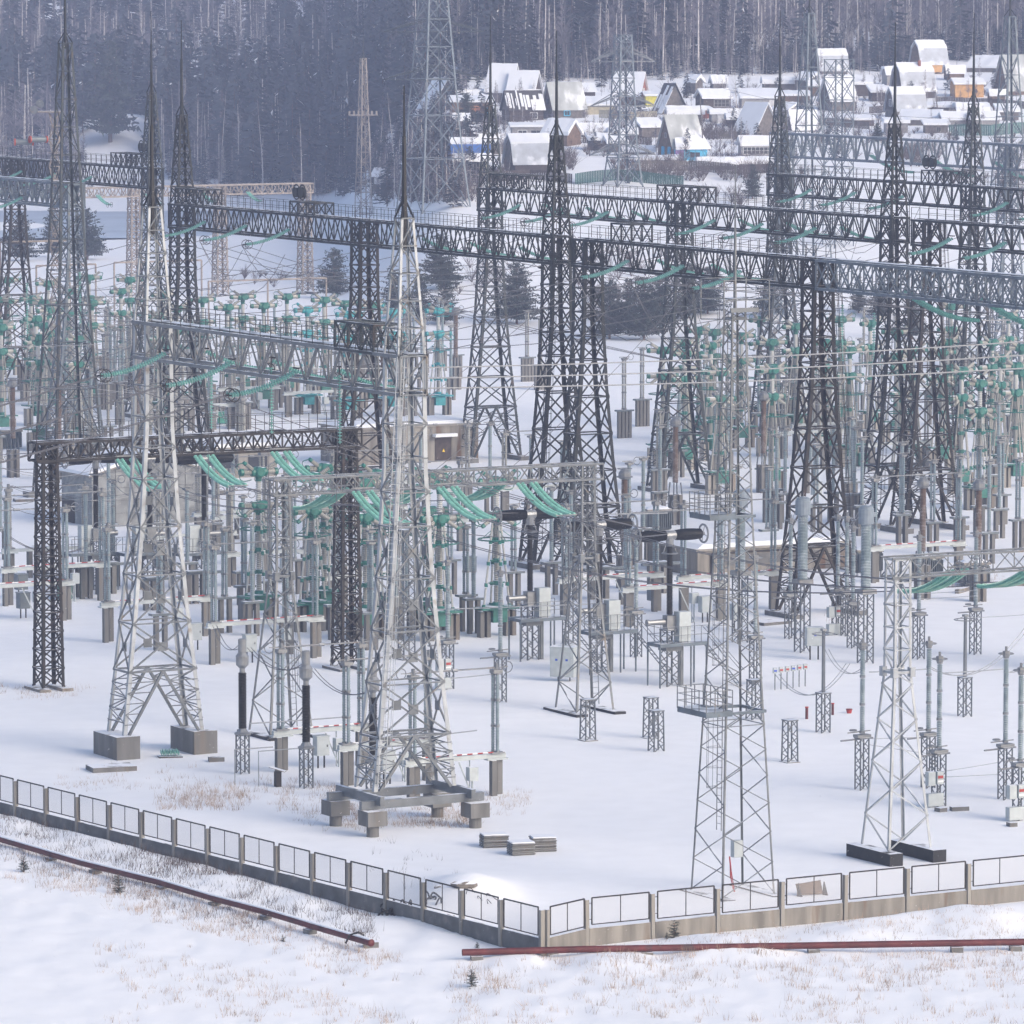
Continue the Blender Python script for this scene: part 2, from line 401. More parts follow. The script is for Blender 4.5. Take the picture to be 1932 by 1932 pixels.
# near mixed trees: px, base py, height px, label
PT = [(630, 560, 95, 'bushy pine just left of the second dark lattice column of the long dark gantry'),
      (742, 598, 100, 'dark pine seen behind the pale grey tower top, right of the dark lattice column'),
      (832, 545, 105, 'taller upper pine of the pair right of the pale tower, its crown gapped'),
      (838, 612, 90, 'wide low pine beneath the taller gapped pine right of the pale tower'),
      (792, 604, 98, 'narrow dark pine tucked between the pale tower and the gapped pine pair'),
      (975, 612, 118, 'full rounded pine standing alone between two tapered lattice towers'),
      (1150, 640, 115, 'leftmost pine of the dense clump right of the double dark column'),
      (1185, 625, 100, 'short wide pine filling the middle of the clump right of the double dark column'),
      (1215, 642, 120, 'tallest pine in the clump right of the double dark column'),
      (1245, 622, 110, 'pine at the right end of the clump, beside the grey lattice tower'),
      (1300, 600, 105, 'pine behind the tapered grey tower on the hillside'),
      (1335, 592, 90, 'small pine right of the tapered grey tower'),
      (1455, 600, 95, 'pine half hidden behind the thin floodlight mast'),
      (1620, 590, 70, 'small pine above the green breakers, right of the rusty dark column'),
      (1660, 600, 70, 'small pine left of the column cluster on the right'),
      (1720, 640, 90, 'dark pine seen between the legs of the column cluster on the right'),
      (1420, 375, 66, 'dark pine above the long dark girder near the right, below the village'),
      (1655, 268, 38, 'dark pine poking above the blue-grey girder in front of the village'),
      (165, 490, 100, 'broad dark pine at the left beyond the switchyard, right of the leaning mast leg'),
      (100, 485, 95, 'dark pine left of the broad pine beyond the switchyard'),
      (40, 492, 90, 'leftmost dark pine behind the mesh of thin wires'),
      (208, 268, 190, 'tall lone pine with a bare reddish trunk standing before the forest at upper left'),
      (565, 335, 105, 'rounded pine at the edge of the forest, right of the white clearing'),
      (30, 265, 105, 'tall dark pine at the left edge of the forest'),
      (880, 232, 60, 'pine among the cottages, behind the faint tall pylon'),
      (745, 235, 75, 'pine left of the faint tall pylon, in front of the pale roof'),
      (700, 250, 80, 'pine right of the slender beige mast at the forest edge'),
      (510, 250, 80, 'dark pine in front of the forest wall, left of the slender beige mast')]
def make_trees():
    rnd = random.Random(4)
    for i, (px, py, hp, lab) in enumerate(PT):
        p = at(px, py); h = zat(p.x, p.y, py-hp)-p.z
        P = PINES[i % 3 if hp < 150 else 1]
        P.put(p-V(0, 0, .2), rnd.random()*6, lab, 'pines beyond the switchyard', h/10)
    BT = [(575, 445, 235), (598, 430, 130), (700, 395, 200), (672, 330, 190), (742, 330, 160), (770, 320, 140), (845, 380, 130), (858, 330, 100), (640, 320, 150), (530, 330, 160),
          (495, 370, 190), (60, 330, 190), (330, 310, 150), (960, 340, 60), (1560, 400, 60), (1400, 300, 90), (1390, 215, 110), (1930, 320, 80), (1845, 130, 60), (1110, 150, 90),
          (1150, 140, 80), (1300, 140, 100), (1870, 400, 90), (1250, 130, 110), (120, 300, 120), (420, 345, 180), (450, 360, 150), (380, 330, 140), (620, 345, 190), (720, 350, 150), (545, 350, 150), (905, 150, 90), (940, 140, 100), (1030, 135, 90), (1210, 135, 120), (1440, 140, 95), (1500, 140, 100), (1660, 130, 90), (1250, 380, 60), (1500, 330, 60), (1600, 320, 50), (1720, 320, 50)]
    for i, (px, py, hp) in enumerate(BT):
        p = at(px, py); h = zat(p.x, p.y, py-hp)-p.z
        BIRCH[i % 3].put(p-V(0, 0, .2), rnd.random()*6, '', 'birches at the forest edge', h/20)['px'] = px
    L = sorted([o for o in C.objects if o.name.startswith('birch_tree') and o.parent is None], key=lambda o: o['px'])
    for i, o in enumerate(L): o['label'] = f'pale leafless birch at the forest edge or village, {ordw(i)} from the left'; del o['px']
def forest_mesh():
    rnd = random.Random(5); temps = []
    for s in range(7):
        b = MB()
        if s < 4:                                     # conifers
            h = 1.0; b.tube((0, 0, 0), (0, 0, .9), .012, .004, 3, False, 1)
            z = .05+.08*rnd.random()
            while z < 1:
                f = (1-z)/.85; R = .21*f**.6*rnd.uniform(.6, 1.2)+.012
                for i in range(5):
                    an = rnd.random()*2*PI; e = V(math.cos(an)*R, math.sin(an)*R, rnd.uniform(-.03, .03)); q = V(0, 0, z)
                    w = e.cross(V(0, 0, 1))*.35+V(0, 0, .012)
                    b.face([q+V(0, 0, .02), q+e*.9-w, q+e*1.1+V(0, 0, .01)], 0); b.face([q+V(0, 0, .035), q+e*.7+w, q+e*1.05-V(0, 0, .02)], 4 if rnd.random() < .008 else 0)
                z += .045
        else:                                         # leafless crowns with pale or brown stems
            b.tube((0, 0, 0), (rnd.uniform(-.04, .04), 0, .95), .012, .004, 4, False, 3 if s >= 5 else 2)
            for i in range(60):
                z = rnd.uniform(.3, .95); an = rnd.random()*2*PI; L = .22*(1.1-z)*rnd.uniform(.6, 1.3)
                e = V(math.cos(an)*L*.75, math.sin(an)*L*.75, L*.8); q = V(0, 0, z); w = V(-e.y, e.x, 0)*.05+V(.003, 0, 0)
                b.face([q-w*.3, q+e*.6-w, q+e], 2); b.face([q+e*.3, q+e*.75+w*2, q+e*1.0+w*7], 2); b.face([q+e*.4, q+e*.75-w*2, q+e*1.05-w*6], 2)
        temps.append((np.array(b.v), b.f, b.m))
    VV = []; LT = []; LI = []; MI = []; n0 = 0
    def put(x, y, z, h, r, t):
        nonlocal n0
        v, f, m = temps[t]; c, s = math.cos(r), math.sin(r); wv = rnd.uniform(.8, 1.25)
        w = np.empty_like(v); w[:, 0] = (v[:, 0]*c-v[:, 1]*s)*h*wv+x; w[:, 1] = (v[:, 0]*s+v[:, 1]*c)*h*wv+y; w[:, 2] = v[:, 2]*h+z
        VV.append(w)
        for q in f: LT.append(len(q)); LI.extend([i+n0 for i in q])
        MI.extend(m); n0 += len(v)
    def edge(a):
        px = 966+a*F
        # forest edge distance by column of the picture
        return interp([(-900, 1085), (0, 1095), (150, 1125), (170, 1185), (280, 1185), (310, 1110), (480, 1085), (700, 1060), (760, 985), (900, 990), (1000, 985), (1250, 985), (1400, 990), (1650, 1010), (1790, 1030), (1950, 1020), (3000, 1020)], px)
    y = 960.0; cnt = 0
    while y < 2150:
        sp = (3.6 if y < 1150 else 5.4)+max(0, y-1050)*.0045
        a = -.15
        while a < .15:
            yy = y+rnd.uniform(-.5, .5)*sp; x = a*yy+rnd.uniform(-.4, .4)*sp
            if yy > edge(a)+rnd.uniform(-8, 14):
                k = noise.noise((x*.012, yy*.008, 1))+rnd.uniform(-.35, .35)
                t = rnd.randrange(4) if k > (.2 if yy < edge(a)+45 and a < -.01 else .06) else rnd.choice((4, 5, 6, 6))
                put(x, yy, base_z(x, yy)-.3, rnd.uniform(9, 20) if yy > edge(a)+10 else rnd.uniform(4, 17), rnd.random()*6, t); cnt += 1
            a += sp/yy
        y += sp*1.15
    # low scrub and saplings in front of the forest edge on the left and round the village
    for _ in range(800):
        px = rnd.uniform(-60, 900); py = rnd.uniform(300, 372) if px < 700 else rnd.uniform(300, 392)
        clear = 160 < px < 300 or 455 < px < 540
        if clear and (py < 340 or rnd.random() < .6): continue
        p = at(px, py); put(p.x, p.y, p.z-.2, rnd.uniform(2.5, 3.5 if clear else 8.5), rnd.random()*6, rnd.choice((0, 1, 4, 5, 6, 5, 4)))
    for _ in range(420):
        px = rnd.uniform(680, 880); py = rnd.uniform(150, 335)
        if abs(px-748) < 34 and 180 < py < 225 or px > 830 and 205 < py < 240 or px > 845 and py > 318: continue
        p = at(px, py); put(p.x, p.y, p.z-.2, rnd.uniform(2, 7), rnd.random()*6, rnd.choice((0, 2, 4, 5, 6, 4)))
    for _ in range(330):
        px = rnd.uniform(870, 1960); py = rnd.uniform(125, 305); p = at(px, py); put(p.x, p.y, p.z-.2, rnd.uniform(2, 5.5), rnd.random()*6, rnd.choice((4, 4, 5, 6, 1)))
    for _ in range(900):
        px = rnd.uniform(880, 2000); a = (px-966)/F; y = edge(a)+rnd.uniform(-6, 22); put(a*y, y, base_z(a*y, y)-.2, rnd.uniform(2, 6.5), rnd.random()*6, rnd.choice((0, 2, 4, 5, 5, 4, 6)))
    me = bpy.data.meshes.new('forest'); v = np.concatenate(VV)
    me.vertices.add(len(v)); me.vertices.foreach_set('co', v.ravel()); me.loops.add(len(LI)); me.loops.foreach_set('vertex_index', LI)
    me.polygons.add(len(LT)); st = np.concatenate([[0], np.cumsum(LT)[:-1]]).astype(int); me.polygons.foreach_set('loop_start', st); me.polygons.foreach_set('loop_total', LT)
    for k in ('needles_hazed', 'bark_pine', 'twig_hazed', 'bark_birch', 'roof_snow'): me.materials.append(M[k])
    me.polygons.foreach_set('material_index', MI); me.update(calc_edges=True)
    o = bpy.data.objects.new('forest', me); C.objects.link(o)
    tag(o, 'dense snowy mixed forest of pines and bare birches covering the hillside behind the village', 'forest', kind='stuff')
    print('forest', cnt, len(LT))
def scrub():
    """leafless bushes: below the village, beside the cottages and by the pines"""
    rnd = random.Random(8); b = MB()
    R = [(700, 830, 330, 385, 130), (830, 905, 352, 385, 40), (1150, 1480, 305, 345, 170), (860, 1480, 170, 300, 210), (1480, 1932, 150, 300, 190), (1300, 1400, 235, 270, 50), (1700, 1770, 285, 315, 40), (1480, 1520, 330, 360, 12), (860, 960, 325, 350, 30), (1040, 1090, 295, 325, 30),
         (1080, 1380, 480, 560, 60), (860, 1000, 500, 560, 25), (1880, 1932, 280, 420, 50), (1780, 1860, 330, 350, 20), (1290, 1420, 360, 400, 14), (1100, 1290, 560, 612, 60), (400, 640, 520, 545, 20)]
    for x0, x1, y0, y1, n in R:
        for _ in range(n):
            p = at(rnd.uniform(x0, x1), rnd.uniform(y0, y1)); h = rnd.uniform(.8, 2.7)
            for _ in range(16):
                e = V(rnd.gauss(0, .35)*h, rnd.gauss(0, .35)*h, h*rnd.uniform(.6, 1)); b.tube(p, p+e, .03, .01, 3, False)
                q = p+e*.5; b.tube(q, q+V(rnd.gauss(0, .3), rnd.gauss(0, .3), .5)*h*.6, .018, .008, 3, False)
    tag(b.build('scrub', 'twig'), 'leafless brown scrub on the snowy slopes round the village and pines', 'scrub', kind='stuff')

def make_snowfall():
    n = 34000; r = np.random.default_rng(3)
    y = r.uniform(38, 165, n); x = r.uniform(-24, 24, n); z = r.uniform(12, 50, n); P = np.stack([x, y, z], 1)
    s = r.uniform(.0035, .0065, n)[:, None]; T = np.array([[1.4, 0, .9], [-1.4, 0, -.9], [.3, .8, -.5], [.2, -.8, -.4]])
    v = (P[:, None, :]+T[None]*s[:, None]).reshape(-1, 3); f = np.array([[0, 1, 2], [0, 3, 1], [0, 2, 3], [1, 3, 2]])
    f = (np.arange(n)[:, None, None]*4+f[None]).reshape(-1, 3); me = bpy.data.meshes.new('snowfall')
    me.vertices.add(len(v)); me.vertices.foreach_set('co', v.ravel()); me.loops.add(f.size); me.loops.foreach_set('vertex_index', f.ravel().astype(np.int32))
    me.polygons.add(len(f)); me.polygons.foreach_set('loop_start', np.arange(len(f))*3); me.polygons.foreach_set('loop_total', [3]*len(f)); me.materials.append(M['flake']); me.update(calc_edges=True)
    o = bpy.data.objects.new('snowfall', me); C.objects.link(o); tag(o, 'fine snowflakes drifting through the air in front of the yard', 'snowfall', kind='stuff')
# ---------------------------------------------------------------- lattice work
def corners(c, z, wu, wv):
    return [V(c[0], c[1], z)+U*(a*wu/2)+W*(b*wv/2) for a, b in ((1, 1), (-1, 1), (-1, -1), (1, -1))]
SG = ((1, 1), (-1, 1), (-1, -1), (1, -1))
def panels(b, c, lv, wf, bw, style='x', hor=True, plates=0):
    """lv: list of z, wf(z)->(wu,wv)"""
    for i in range(len(lv)-1):
        A = corners(c, lv[i], *wf(lv[i])); B = corners(c, lv[i+1], *wf(lv[i+1]))
        for k in range(4):
            j = (k+1) % 4
            if style == 'x' or (style == 'mix' and i % 3 != 2):
                b.beam(A[k], B[j], bw); b.beam(A[j], B[k], bw)
            elif style == 'k':
                m = (B[k]+B[j])/2; b.beam(A[k], m, bw); b.beam(A[j], m, bw)
            elif style == 'zn': b.beam(A[k], B[j], bw) if i % 2 else b.beam(A[j], B[k], bw)
            elif (i+k) % 2: b.beam(A[k], B[j], bw)
            else: b.beam(A[j], B[k], bw)
            if hor and (style != 'zn' or i % 6 == 5): b.beam(B[k], B[j], bw)
            if plates and style == 'x':
                m = (A[k]+A[j]+B[k]+B[j])/4; d = (A[j]-A[k]).normalized(); n = d.cross(V(0, 0, 1))*.05
                for s in (1,):
                    q = [m+d*x*plates+V(0, 0, y*plates)+n*1.5 for x, y in ((-1, -1), (1, -1), (1, 1), (-1, 1))]
                    b.prism([x-n for x in q], q)
def legs(b, c, zs, wf, w, t=.03):
    for i in range(len(zs)-1):
        A = corners(c, zs[i], *wf(zs[i])); B = corners(c, zs[i+1], *wf(zs[i+1]))
        for k, (a, s) in enumerate(SG): b.ell(A[k], B[k], w, U*-a, W*-s, t)
def wfun(prof):
    return lambda z: (interp([(p[0], p[1]) for p in prof], z), interp([(p[0], p[2]) for p in prof], z))
def frange(a, b, st):
    n = max(1, round((b-a)/st)); return [a+(b-a)*i/n for i in range(n+1)]
def ladder(b, p, q, face, w=.45, rung=.35, cage=True, r=.02):
    p = Vector(p); q = Vector(q); d = (q-p); L = d.length; d.normalize(); s = d.cross(face).normalized()*w/2
    b.beam(p-s, q-s, r*2); b.beam(p+s, q+s, r*2)
    for i in range(1, int(L/rung)): b.beam(p+d*i*rung-s, p+d*i*rung+s, r*1.2)
    if cage:
        for i in range(int(L/1.0)-2):
            c = p+d*(2.2+i*1.0); pts = [c+s*(1.4*math.cos(a))+face*(.75*math.sin(a)) for a in [PI*k/6 for k in range(7)]]
            b.path(pts, r*.8, 3)
        for a in (PI*.25, PI*.5, PI*.75):
            o = s*(1.4*math.cos(a))+face*(.75*math.sin(a)); b.beam(p+d*2.2+o, q+o, r)
TALL = [(0, 5.5, 2.4), (5, 4.35, 2.15), (8.7, 3.5, 1.95), (14, 2.5, 1.8), (19.2, 1.85, 1.75), (25.3, 1.7, 1.7), (33.3, .7, .7)]
def blocks(par, items, m, name='foundation'):
    for p, sx, sy, sz in items:
        b = MB(); b.box(p, sx, sy, sz, UA); b.build(name, m, par)
def tall_column(par, c, m, z0=.35, top=25.3, spire=None, leg=.24, br=.095, spm='steel_dark', fmat='concrete', plates=0, lad=None, ftype='slab', style='mix', prof=TALL, body=33.0):
    wf = wfun(prof); b = MB(); ap = 5.0
    zt = body if spire else top
    lv = [ap]+frange(ap, 16.2, 2.8)[1:]+frange(16.2, top, 1.85)[1:]
    legs(b, c, [z0, 5, 8.7, 14, 19.2, top], wf, leg); b.cur = 1
    panels(b, c, [l for l in lv if l <= 16.3], wf, br, 'x', True, plates)
    panels(b, c, [l for l in lv if l >= 16.1], wf, br*.9, 'x' if not plates else 'z', True)
    A = corners(c, ap, *wf(ap))
    for k in range(4): b.beam(A[k], A[(k+1) % 4], br*1.3)
    b.beam(A[0], A[2], br*.7); b.beam(A[1], A[3], br*.7)
    # splayed lower legs: an outer leg and an inner chord meeting at each foot
    for s in (1, -1):
        apx = V(c[0], c[1], ap)+W*(s*wf(ap)[1]/2)
        for a in (1, -1):
            w0 = wf(z0); foot = V(c[0], c[1], z0)+U*(a*w0[0]/2)+W*(s*w0[1]/2)
            inn = foot-U*a*.35; b.beam(apx, inn, leg*.65)
            outer = V(c[0], c[1], ap)+U*(a*wf(ap)[0]/2)+W*(s*wf(ap)[1]/2)
            po = outer; pi = apx
            for i in range(1, 6):
                t = i/6; no = outer.lerp(foot, t); ni = apx.lerp(inn, t)
                b.beam(no, ni, br*.7); b.beam(po if i % 2 else pi, ni if i % 2 else no, br*.7); po, pi = no, ni
    for a in (1, -1):
        for i in range(1, 5):
            z = ap-(ap-z0)*i/5; w1 = wf(z)
            p = V(c[0], c[1], z)+U*(a*w1[0]/2)-W*(w1[1]/2); q = V(c[0], c[1], z)+U*(a*w1[0]/2)+W*(w1[1]/2)
            b.beam(p, q, br*.8)
            z2 = ap-(ap-z0)*(i-1)/5; w2 = wf(z2); r = V(c[0], c[1], z2)+U*(a*w2[0]/2)+W*((1 if i % 2 else -1)*w2[1]/2)
            b.beam(r, p if i % 2 else q, br*.7)
    if spire:
        zs = [top, 27, 29, 31, body]; b.cur = 0; legs(b, c, zs, wf, leg*.6); b.cur = 1
        panels(b, c, frange(top, body, 1.45), wf, br*.8, 'x' if not plates else 'z', True)
    col = b.build('column', [m, 'galvanised'] if m == 'galvanised_pale' else m, par)
    if spire:
        s = MB(); z = body; Cc = V(c[0], c[1], 0)
        for q in corners(c, z, .75, .75): s.beam(q, Cc+V(0, 0, z+1.1), .09)
        s.tube(Cc+V(0, 0, z-1.6), Cc+V(0, 0, z+1.2), .17, .17, 6); s.tube(Cc+V(0, 0, z+1.2), Cc+V(0, 0, z+1.2+(spire-z)*.45), .14, .11, 6); s.tube(Cc+V(0, 0, z+1.2+(spire-z)*.45), Cc+V(0, 0, spire), .075, .04, 5)
        s.build('spire', spm, col)
    w0 = wf(z0)
    for a in (1, -1):
        if ftype == 'slab':
            f = MB(); p = V(c[0], c[1], z0-.6)+U*(a*w0[0]/2); f.box(p, .9, w0[1]+1.3, .55, UA)
            for s in (1, -1): f.box(p+W*(s*w0[1]/2)+V(0, 0, .55), .5, .5, .06, UA)
            f.build('foundation', fmat, col)
        elif ftype == 'block': blocks(col, [(V(c[0], c[1], -.3)+U*(a*(w0[0]/2-.1)), 1.5, w0[1]+.9, z0+.3-.02)], fmat)
    if lad:
        l = MB(); w1, w2 = wf(z0), wf(top)
        ladder(l, V(c[0], c[1], z0+.3)+W*(w1[1]/2+.1)+U*(w1[0]*.42*lad), V(c[0], c[1], top)+W*(w2[1]/2+.1)+U*(w2[0]*.42*lad), W)
        l.build('ladder', m, col)
    return col
def slim_column(par, c, m, top, wt, wb, flare=None, z0=.2, leg=.15, br=.07, fmat='concrete', step=1.15, lad=True, bitumen=False, style='x'):
    prof = [(z0, wb, wb), (flare, wt*1.05, wt*1.05), (top, wt, wt)] if flare else [(z0, wb, wb), (top, wt, wt)]
    wf = wfun(prof); b = MB(); zs = [z0, flare, top] if flare else [z0, top]
    legs(b, c, zs, wf, leg)
    if flare:
        lv = [z0]; z = z0
        while z < flare-.6: z += max(.9, wf(z)[0]*.62); lv.append(min(z, flare))
        panels(b, c, lv, wf, br, 'x' if False else 'z', False); panels(b, c, frange(flare, top, step), wf, br, 'z', True)
        A = corners(c, flare, *wf(flare))
        for k in range(4): b.beam(A[k], A[(k+1) % 4], br*2)
        for q in A: b.box(q-V(0, 0, .25), .3, .3, .5, UA)
    else: panels(b, c, frange(z0, top, step), wf, br, style, True)
    col = b.build('column', m, par)
    blocks(col, [(V(c[0], c[1], z0-.75)+U*(a*wb/2), .8, wb+1.5, .7) if bitumen else (V(c[0], c[1], z0-.5)+U*(a*wb/2), .75, wb+1.0, .45) for a in (1, -1)], 'bitumen' if bitumen else fmat)
    if lad:
        l = MB(); ladder(l, V(c[0], c[1], z0+.2)+U*(wb*.30), V(c[0], c[1], top)+U*(wt*.3), W); l.build('ladder', m, col)
    return col
def girder(par, P, Q, m, dep=2.0, wid=1.7, chord=.19, br=.10, pan=2.3, rail='steel_dark', railh=1.05, walk=True, cages=(), style='w'):
    P = Vector(P); Q = Vector(Q); d = (Q-P); L = d.length; d.normalize(); s = V(-d.y, d.x, 0)*(wid/2); dn = V(0, 0, -dep)
    b = MB()
    for o in (s, -s):
        b.beam(P+o, Q+o, chord); b.beam(P+o+dn, Q+o+dn, chord)
    n = int(L/pan)
    for i in range(n+1):
        a = P+d*(L*i/n)
        for o in (s, -s): b.beam(a+o, a+o+dn, br)
        b.beam(a+s, a-s, br*.8); b.beam(a+s+dn, a-s+dn, br*.8)
        if i < n:
            e = P+d*(L*(i+1)/n); h = (a+e)/2
            for o in (s, -s):
                if style == 'w': b.beam(a+o+dn, h+o, br); b.beam(h+o, e+o+dn, br)
                elif style == 'x': b.beam(a+o+dn, e+o, br); b.beam(a+o, e+o+dn, br)
                else: b.beam((a if i % 2 else e)+o, (e if i % 2 else a)+o+dn, br)
            b.beam(a+s, e-s, br*.7); b.beam((a if i % 2 else e)+s+dn, (e if i % 2 else a)-s+dn, br*.7)
    if walk:
        w = V(-d.y, d.x, 0)*.35; q = [P-w, P+w, Q+w, Q-w]; b.prism([x+V(0, 0, chord/2+.01) for x in q], [x+V(0, 0, chord/2+.05) for x in q])
    g = b.build('girder', m, par)
    if rail:
        r = MB(); k = int(L/1.25)
        for o in (s, -s):
            for i in range(k+1):
                a = P+d*(L*i/k)+o; r.beam(a, a+V(0, 0, railh), .035)
            for h in (railh, railh*.5): r.beam(P+o+V(0, 0, h), Q+o+V(0, 0, h), .03)
        r.build('railing', rail, g)
    for (t, ln, hh, drum) in cages:
        r = MB(); a = P+d*t; e = a+d*ln
        N = max(2, int(ln/1.2))
        for o in (s*1.05, -s*1.05):
            for h in (0, hh): r.beam(a+o+V(0, 0, h), e+o+V(0, 0, h), .12)
            for i in range(N+1):
                p = a.lerp(e, i/N)+o; r.beam(p, p+V(0, 0, hh), .10)
                if i < N: q = a.lerp(e, (i+1)/N)+o; r.beam(p, q+V(0, 0, hh), .07); r.beam(q, p+V(0, 0, hh), .07)
        for i in range(N+1):
            p = a.lerp(e, i/N)+V(0, 0, hh); r.beam(p+s*1.05, p-s*1.05, .1)
        if drum:
            for k in (-.5, .5):
                p = a+V(0, 0, hh+.75)+d*k*1.1; r.ring(p, s, .62, .07, 14, 4); r.tube(p-s*.2, p+s*.2, .45, .45, 12)
        r.build('cage', rail or m, g)
    return g
def gpt(c, z): return V(c[0], c[1], z)
def along(c, s, d=W): return (c[0]+d.x*s, c[1]+d.y*s)

# ---------------------------------------------------------------- insulator strings (start at origin, leave along local +X, sagging)
def string_model(L, sag, ropes, rad=.135, pitch=.175, gap=.34, name='insulator_string', ringed=True, hw='frame_black', pair=False):
    def make():
        t = thing(name, '', 'insulator', world=False); h = MB()
        for r in range(ropes):
            b = MB()
            y = (r-(ropes-1)/2)*gap
            if pair: y = (-.62, -.3, .3, .62)[r]
            prev = None; k = int(L/pitch)
            h.tube((0, 0, 0), (.35, y, -.03), .03, .03, 4)
            for i in range(k+1):
                u = .35+(L-.7)*i/k; z = -sag*(2*u/L-(u/L)**2) if sag >= 0 else 0
                p = V(u, y*(1-.0*u), z)
                if prev is not None:
                    d = (p-prev).normalized(); b.lathe(prev, d, [(0, .035), (pitch*.22, .035), (pitch*.30, rad), (pitch*.55, rad*.8), (pitch*.62, .035), (pitch*.95, .035)], 8)
                prev = p
            h.tube(prev, (L, 0, prev.z-.03), .03, .03, 4); b.build('disc_stack', 'glass_green', t)
        end = V(L, 0, prev.z)
        h.beam((.3, -gap*ropes/2, 0), (.3, gap*ropes/2, 0), .07); h.beam((L-.3, -gap*ropes/2, end.z), (L-.3, gap*ropes/2, end.z), .07)
        if ringed:
            for s in (1, -1): h.ring((L-.5, s*.3, end.z), (0, 1, 0), .36, .03, 12, 4)
        h.build('fittings', hw, t)
        return t
    return make
S_BUS = Placer(string_model(4.7, 1.35, 2)); S_BIG = Placer(string_model(5.6, 1.75, 4, .135, .19, .36, ringed=False, hw='cast_grey', pair=True))
S_LONG = Placer(string_model(6.6, 2.4, 3, .16, .17, .32, ringed=False, hw='cast_grey'))
def vert_string(L):
    def make():
        t = thing('insulator_string', '', 'insulator', world=False); b = MB(); h = MB()
        h.tube((0, 0, 0), (0, 0, -.5), .025, .025, 4); z = -.5
        while z > -L: b.lathe((0, 0, z), (0, 0, -1), [(0, .03), (.04, .03), (.05, .13), (.09, .11), (.1, .03), (.165, .03)], 8); z -= .17
        h.tube((0, 0, z), (0, 0, z-.3), .03, .03, 4); h.tube((0, 0, -.4), (0, 0, z), .02, .02, 4); b.build('disc_stack', 'glass_green', t); h.build('fittings', 'frame_black', t)
        return t
    return make
S_VERT = Placer(vert_string(4.2))
WIRES = []                                       # (list of endpoints pairs, sag)
def wire(name, label, segs, r=.028, m='cable', cat='cable', group='conductors across the yard', parallel=0):
    """segs: [(p, q, sag)]"""
    b = MB()
    for p, q, sag in segs:
        p = Vector(p); q = Vector(q); n = 14 if (q-p).length > 8 else 8
        d = (q-p); sd = V(-d.y, d.x, 0)
        if sd.length < .1: sd = V(1, 0, 0)
        sd.normalize()
        for o in ([0] if not parallel else [-parallel/2, parallel/2]):
            pts = []
            for i in range(n+1):
                t = i/n; x = p.lerp(q, t); x.z -= sag*4*t*(1-t); pts.append(x+sd*o)
            b.path(pts, r, 4)
    o = b.build(name, m); tag(o, label, cat, group); return o

